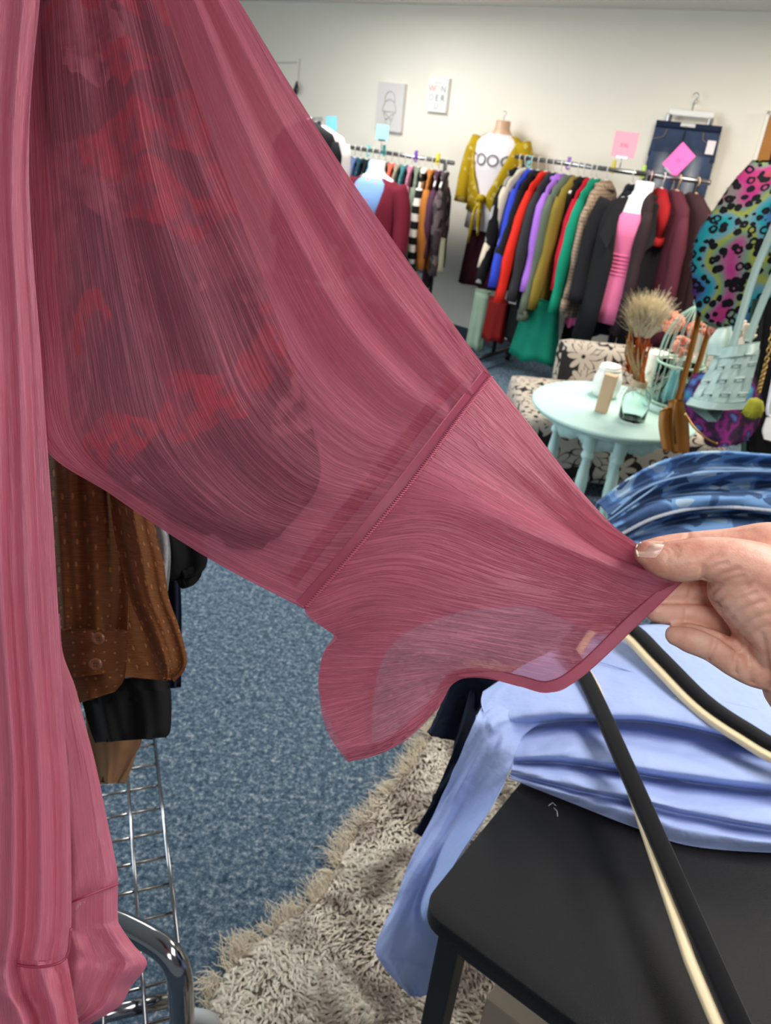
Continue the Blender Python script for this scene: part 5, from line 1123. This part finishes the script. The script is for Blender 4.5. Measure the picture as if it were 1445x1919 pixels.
# ================================================================== FLORAL CHAIR
def flower_mat():
    m, nt, b = newmat('black_white_floral'); v = coords(nt, 'UV', (1, 1, 1))
    vo = node(nt, 'ShaderNodeTexVoronoi', voronoi_dimensions='2D'); vo.inputs['Scale'].default_value = 6.0; vo.inputs['Randomness'].default_value = .55; link(nt, v, vo.inputs['Vector'])
    sb = node(nt, 'ShaderNodeVectorMath', operation='SUBTRACT'); link(nt, v, sb.inputs[0]); link(nt, vo.outputs['Position'], sb.inputs[1])
    sp = node(nt, 'ShaderNodeSeparateXYZ'); link(nt, sb.outputs[0], sp.inputs[0]); ang = mth(nt, 'ARCTAN2', sp.outputs[1], sp.outputs[0]); rad = mth(nt, 'MULTIPLY', vo.outputs['Distance'], 1.0)
    pet = mth(nt, 'ABSOLUTE', mth(nt, 'COSINE', mth(nt, 'MULTIPLY', ang, 4.0))); lim = mth(nt, 'ADD', .26, mth(nt, 'MULTIPLY', pet, .34))
    inner = mth(nt, 'LESS_THAN', rad, mth(nt, 'SUBTRACT', lim, .07)); outer = mth(nt, 'LESS_THAN', rad, lim); cen = mth(nt, 'LESS_THAN', rad, .07)
    f = mth(nt, 'SUBTRACT', outer, mth(nt, 'MULTIPLY', inner, .55)); bgn = mth(nt, 'GREATER_THAN', noisetex(nt, v, 5.5, 1, .3), .53)
    light = lin((168, 158, 146)); dk = lin((34, 32, 32)); base = mixc(nt, bgn, light, dk)
    c = mixc(nt, outer, base, dk); c = mixc(nt, inner, c, light); c = mixc(nt, cen, c, dk)
    link(nt, c, b.inputs['Base Color']); b.inputs['Roughness'].default_value = .85; b.inputs['Specular IOR Level'].default_value = .2; return m
flm = flower_mat()
ch = thing('accent_chair', (1.1, 3.95, 0), 'black and cream floral upholstered chair behind the mint table', 'chair')
def cushion(c, size, name, bev, rx=0):
    M = Matrix.Translation(c) @ Matrix.Rotation(rx, 4, 'X'); mb = MB().box((0, 0, 0), size, M=M, bev=bev); o = mb.build(name, flm, ch, uvbox=1.0); return o
bp0 = onplane(1040, 700, (0, 4.22, 0), (0, 1, 0)); bt0 = onplane(1105, 645, (0, 4.22, 0), (0, 1, 0))
cushion((bp0.x+.42, 4.26, bt0.z-.28), (.84, .17, .56), 'backrest', .07, -.12)
s0 = onz(970, 742, .40)
cushion((s0.x+.50, 3.84, .235), (1.0, .72, .31), 'seat', .06)
for sx, sy in ((.08, 3.54), (.92, 3.54), (.08, 4.14), (.92, 4.14)): MB().lathe([(.014, 0), (.022, .09)], (s0.x+sx, sy, 0), 12).build('leg', plain('dark_wood', (40, 28, 22), .4), ch)
# pale tan display box in the background below the black coat
q = onz(1150, 690, .0); q = onz(1155, 668, .05)
tag(MB().box((q.x, q.y, .17), (.42, .30, .34), rz=.3, bev=.006).build('display_box', plain('tan_board', (186, 158, 138), .7), smooth=False), 'tan cardboard box on the carpet below the black coat', 'box')

# ================================================================== LEOPARD COAT AND BAGS AT THE RIGHT
def leopard():
    m, nt, b = newmat('rainbow_leopard_fur'); v = coords(nt)
    big = noisetex(nt, v, 4.2, 1, .4); vo = node(nt, 'ShaderNodeTexVoronoi'); vo.inputs['Scale'].default_value = 30; link(nt, v, vo.inputs['Vector'])
    col = ramp(nt, big, [(.30, lin((70, 34, 104))), (.38, lin((52, 100, 140))), (.44, lin((20, 132, 138))), (.49, lin((90, 130, 146))), (.53, lin((136, 140, 40))), (.57, lin((96, 124, 110))), (.62, lin((160, 40, 110))), (.68, lin((150, 70, 50)))])
    nz = noisetex(nt, v, 60, 2); d_ = mth(nt, 'ADD', vo.outputs['Distance'], mth(nt, 'MULTIPLY', mth(nt, 'SUBTRACT', nz, .5), .35))
    sc = node(nt, 'ShaderNodeSeparateColor'); link(nt, vo.outputs['Color'], sc.inputs[0])
    rng = mth(nt, 'MULTIPLY', mth(nt, 'GREATER_THAN', d_, .22), mth(nt, 'LESS_THAN', d_, .50)); fil = mth(nt, 'LESS_THAN', d_, .44)
    isr = mth(nt, 'GREATER_THAN', sc.outputs[0], .55); sp = mth(nt, 'ADD', mth(nt, 'MULTIPLY', isr, rng), mth(nt, 'MULTIPLY', mth(nt, 'SUBTRACT', 1.0, isr), fil))
    link(nt, mixc(nt, sp, col, lin((16, 14, 20))), b.inputs['Base Color']); b.inputs['Roughness'].default_value = .9; b.inputs['Specular IOR Level'].default_value = .1
    bump(nt, b, noisetex(nt, v, 240, 3), .6, .004); return m
leo = leopard()
def fur_on(o, n, ln, wd, mat, parent, seed=1):
    rs = random.Random(seed); me = o.data; polys = me.polygons; mb = MB(); vs_ = me.vertices
    for k in range(n):
        pg = polys[rs.randrange(len(polys))]; c = Vector((0, 0, 0)); ws = [rs.random() for _ in pg.vertices]; s_ = sum(ws)
        for i, vi in enumerate(pg.vertices): c += vs_[vi].co*(ws[i]/s_)
        nrm = pg.normal; d_ = (nrm*rs.uniform(.5, 1)+Vector((rs.gauss(0, .5), rs.gauss(0, .5), -.5))).normalized(); s = d_.cross(nrm); s = s.normalized() if s.length > 1e-4 else Vector((1, 0, 0))
        b0 = len(mb.v); mb.v += [c-s*wd, c+s*wd, c+d_*ln*rs.uniform(.6, 1.2)]; mb.f.append((b0, b0+1, b0+2))
    me2 = bpy.data.meshes.new('fur'); me2.from_pydata(mb.v, [], mb.f); me2.update(); f = finish('fur', me2, mat, parent, True); return tag(f, kind='stuff')
lc = thing('leopard_coat', at(1470, 300, 2.75), 'rainbow leopard faux fur coat hanging at the right edge', 'coat')
LR = [(300, 1410, 300, 1570), (345, 1370, 335, 1590), (395, 1336, 390, 1600), (440, 1307, 440, 1610), (500, 1297, 500, 1615), (560, 1301, 560, 1620), (600, 1314, 612, 1620), (618, 1345, 640, 1600)]
lb_ = grid_mesh('coat_body', surf_pts(er(LR, 2.78, .10), 50, 50), leo, lc, lambda U, V: .03*np.sin(V*7+U*2), thick=.10); fur_on(lb_, 9000, .018, .0022, leo, lc)
LS = [(390, 1440, 380, 1600), (470, 1425, 470, 1600), (600, 1418, 600, 1600)]
ls_ = grid_mesh('coat_sleeve', surf_pts(er(LS, 2.68, .06), 30, 30), leo, lc, None, thick=.06); fur_on(ls_, 2500, .018, .0022, leo, lc, 2)
dk_ = thing('display_rack', (at(1640, 300, 2.45).x, at(1640, 300, 2.45).y, 0), 'black display rack carrying the leopard coat and bags at the right', 'clothes rack')
ra_, rb_ = at(1478, 285, 2.90), at(1760, 320, 2.20); rb_.z = ra_.z; MB().tube([ra_, rb_], .014, 10).build('rail', blackm, dk_)
for f in (.55, .97):
    q = ra_.lerp(rb_, f); MB().tube([(q.x, q.y, .02), (q.x, q.y, q.z-.012)], .014, 8).build('post', blackm, dk_); MB().tube([(q.x-.22, q.y-.05, .018), (q.x+.22, q.y+.05, .018)], .017, 8).build('foot', blackm, dk_)
fbag = thing('fur_handbag', at(1350, 830, 2.5), 'dark purple and magenta faux fur handbag with gold zip below the mint bag', 'handbag')
def furmat():
    m, nt, b = newmat('purple_fur'); v = coords(nt); n = noisetex(nt, v, 11, 2, .5)
    link(nt, ramp(nt, n, [(.30, lin((24, 14, 26))), (.42, lin((60, 20, 66))), (.48, lin((150, 40, 130))), (.53, lin((52, 30, 60))), (.58, lin((90, 110, 190))), (.64, lin((70, 190, 196))), (.7, lin((190, 110, 90)))]), b.inputs['Base Color']); b.inputs['Roughness'].default_value = .9; bump(nt, b, noisetex(nt, v, 200, 3), .6, .004); return m
pf = furmat(); FB_ = [(700, 1300, 690, 1410), (730, 1284, 725, 1425), (765, 1284, 765, 1428), (795, 1298, 800, 1420), (820, 1325, 825, 1400), (834, 1345, 834, 1380)]
fo = grid_mesh('bag_body', surf_pts(er(FB_, 2.55, .06), 36, 36), pf, fbag, None, thick=.09); fur_on(fo, 5000, .016, .0022, pf, fbag, 3)
zp = MB(); zp.tube([at(x, y, 2.47) for x, y in cr([(1284, 775), (1300, 800), (1325, 822), (1345, 832)], 16)], .0035, 6); zp.build('zip', plain('gold', (190, 150, 80), .3, 1), fbag)
# mint woven bucket bag
wb = thing('woven_handbag', at(1350, 770, 2.35), 'pale mint woven leather bucket bag hanging at the right', 'handbag'); ml = plain('mint_leather', (170, 196, 188), .42, 0, .45, 150, .1, .04, 20)
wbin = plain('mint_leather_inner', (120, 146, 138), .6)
BR = [(668, 1338, 655, 1425), (700, 1322, 690, 1416), (735, 1302, 730, 1405), (760, 1288, 768, 1390)]
def bagd(t): return 2.36 - .07*math.sin(math.pi*t)
core = grid_mesh('bag_lining', surf_pts([[(xl+(xr_-xl)*t, yl+(yr-yl)*t, bagd(t)+.004) for t in np.linspace(0, 1, 7)] for yl, xl, yr, xr_ in BR], 24, 24), wbin, wb, None, thick=.10)
def bagpt(u, v, dd):    # u across 0..1, v down 0..1
    k = v*(len(BR)-1); i = min(int(k), len(BR)-2); f = k-i; a = BR[i]; b = BR[i+1]; r = [a[j]+(b[j]-a[j])*f for j in range(4)]
    return (r[1]+(r[3]-r[1])*u, r[0]+(r[2]-r[0])*u, bagd(u)-dd)
NUs, NVs = 6, 4
for j in range(NVs):       # horizontal straps
    v0 = (j+.10)/NVs; v1 = (j+.92)/NVs
    rows = [[bagpt(u, v, .006+.0035*math.cos(math.pi*(u*NUs+j))) for u in np.linspace(0, 1, 25)] for v in np.linspace(v0, v1, 4)]
    grid_mesh('strap_weft', surf_pts(rows, 6, 60), ml, wb, None, thick=.003)
for i in range(NUs):       # vertical straps
    u0 = (i+.12)/NUs; u1 = (i+.88)/NUs
    rows = [[bagpt(u, v, .006-.0045*math.cos(math.pi*(v*NVs+i))) for u in np.linspace(u0, u1, 4)] for v in np.linspace(0, 1, 21)]
    grid_mesh('strap_warp', surf_pts(rows, 50, 6), ml, wb, None, thick=.003)
grid_mesh('top_band', surf_pts([[(xl+(xr_-xl)*t, yl+(yr-yl)*t, 2.345-.075*math.sin(math.pi*t)) for t in np.linspace(0, 1, 7)] for yl, xl, yr, xr_ in [(652, 1346, 640, 1424), (672, 1338, 664, 1422)]], 8, 24), ml, wb, None, thick=.006)
grid_mesh('base_band', surf_pts([[(xl+(xr_-xl)*t, yl+(yr-yl)*t+6*math.sin(math.pi*t), 2.35-.075*math.sin(math.pi*t)) for t in np.linspace(0, 1, 7)] for yl, xl, yr, xr_ in [(744, 1294, 752, 1402), (757, 1285, 766, 1392)]], 8, 24), ml, wb, None, thick=.008)
def strap(pts, wd, name='shoulder_strap', mat=None, parent=None, th=.003):
    P_ = cr(pts, 30); rows = []
    T = np.gradient(P_[:, :2], axis=0); Nn = np.stack([-T[:, 1], T[:, 0]], 1); Nn /= np.linalg.norm(Nn, axis=1, keepdims=True)
    rows = [np.concatenate([P_[:, :2]+Nn*s, P_[:, 2:]], 1) for s in (-wd, 0, wd)]
    return grid_mesh(name, np.stack(rows, 0), mat or ml, parent or wb, None, thick=th)
strap([(1372, 655, 2.29), (1385, 610, 2.28), (1412, 520, 2.27), (1440, 450, 2.26), (1475, 370, 2.26)], 7)
strap([(1402, 640, 2.40), (1420, 590, 2.40), (1450, 520, 2.40), (1490, 440, 2.38)], 7)
grid_mesh('side_flap', surf_pts([[(1345, 615, 2.40), (1372, 610, 2.38)], [(1328, 640, 2.37), (1372, 640, 2.34)], [(1325, 665, 2.36), (1370, 668, 2.32)]], 14, 14), ml, wb, lambda U, V: -.02*np.sin(np.pi*V), thick=.006)
grid_mesh('folded_flap', surf_pts([[(1385, 652, 2.31), (1405, 645, 2.29), (1425, 640, 2.33)], [(1382, 662, 2.30), (1405, 664, 2.27), (1422, 655, 2.32)]], 10, 20), ml, wb, None, thick=.01)
# mustard wallet bag
wl = thing('wallet_bag', at(1270, 850, 2.870), 'mustard yellow leather wallet bag with straps in front of the mint table', 'handbag'); mus = plain('mustard_leather', (168, 108, 34), .45, 0, .4, 120, .12, .08, 20)
def bagslab(name, data, d0, th_): return grid_mesh(name, surf_pts(er(data, d0, .018), 20, 16), mus, wl, None, thick=th_)
bagslab('bag_body', [(750, 1252, 748, 1284), (790, 1252, 792, 1291), (835, 1254, 842, 1292), (846, 1258, 850, 1286)], 2.870, .05)
bagslab('bag_flap', [(770, 1236, 762, 1262), (800, 1234, 795, 1258), (835, 1240, 838, 1262), (842, 1244, 846, 1262)], 2.87, .03)
zp = MB(); zp.tube([at(1264, 756, 2.842), at(1262, 790, 2.838), at(1266, 832, 2.838)], .004, 6); zp.build('bag_zip', plain('dark_gold', (120, 84, 40), .4, .6), wl)
strap([(1268, 755, 2.860), (1284, 700, 2.870), (1302, 630, 2.880), (1318, 560, 2.900), (1345, 470, 2.920)], 5.5, 'bag_strap', mus, wl)
strap([(1282, 752, 2.910), (1306, 690, 2.920), (1328, 620, 2.930), (1345, 560, 2.940), (1370, 480, 2.960)], 5, 'bag_strap', mus, wl)
# dark green and black garments, chain strap bag, pale tag and cream pompom at the right edge
g1 = grid_mesh('green_coat', surf_pts(er([(560, 1412, 540, 1600), (700, 1402, 700, 1600), (860, 1398, 860, 1600), (960, 1398, 960, 1600)], 2.66, .03), 40, 40), plain('dark_green_cloth', (26, 62, 50), .9, var=.15, vs=8), None, fold(.012, 14), thick=.03); tag(g1, 'dark green garment behind the mint bag at the right edge', 'coat')
g2 = grid_mesh('black_dress', surf_pts(er([(560, 1434, 540, 1620), (700, 1422, 700, 1620), (860, 1412, 860, 1620), (960, 1412, 960, 1620)], 2.55, .03), 40, 40), cloth('black_f', (18, 17, 18)), None, fold(.010, 12), thick=.03); tag(g2, 'black garment behind the gold chain at the right edge', 'dress')
cb = thing('chain_bag_strap', at(1420, 760, 2.35), 'gold chain bag strap hanging at the right edge', 'chain'); gold = plain('chain_gold', (196, 160, 100), .25, 1); P_ = cr([(1452, 600, 2.33), (1438, 670, 2.34), (1428, 710, 2.35), (1421, 738, 2.36)], 22)
for i in range(21):
    a = at(*P_[i]); b = at(*P_[i+1]); c = (a+b)/2; d_ = (b-a).normalized(); s = d_.cross(Vector(FW)).normalized() if i % 2 else Vector(FW)
    MB().tube([c+d_*.0085*math.cos(q)+s*.006*math.sin(q) for q in np.linspace(0, 6.2832, 13)], .0022, 5, False).build('chain_link', gold, cb)
tgp = grid_mesh('plastic_tag', surf_pts(er([(782, 1436, 770, 1480), (805, 1429, 805, 1480), (823, 1432, 835, 1480)], 2.3, .008), 14, 14), plain('tag_white', (226, 222, 216), .4), None, None, thick=.012); tag(tgp, 'white rounded plastic tag at the right edge', 'tag')
tg2 = grid_mesh('silver_hanger_clip', surf_pts(er([(700, 1448, 700, 1462), (760, 1436, 760, 1448), (778, 1436, 780, 1446)], 2.36, .004), 14, 10), plain('silver_grey', (196, 198, 206), .35, .3), None, None, thick=.010); tag(tg2, 'slim silver grey clip above the white tag', 'clip')
bloom(at(1400, 620, 2.5), .035, plain('cream_petal', (232, 216, 190), .85), 'cream_flower', 'cream fabric flower behind the mint bag strap', None, 9)
bloom(at(1345, 618, 2.9), .035, peach, 'peach_flower', 'pale peach bloom between the mustard straps', 'blooms by the birdcage', 11)
pompom = thing('pompom', at(1412, 765, 2.46), 'yellow-green fluffy pompom beside the mint bag', 'pompom'); mb = MB(); mb.lathe([(.002, .035), (.022, .026), (.034, 0), (.022, -.026), (.002, -.035)], at(1412, 765, 2.46), 16); pm = plain('yellow_fur', (172, 172, 50), .9, var=.3, vs=60)
po = mb.build('pompom_core', pm, pompom); fur_on(po, 1200, .014, .0018, pm, pompom, 7)
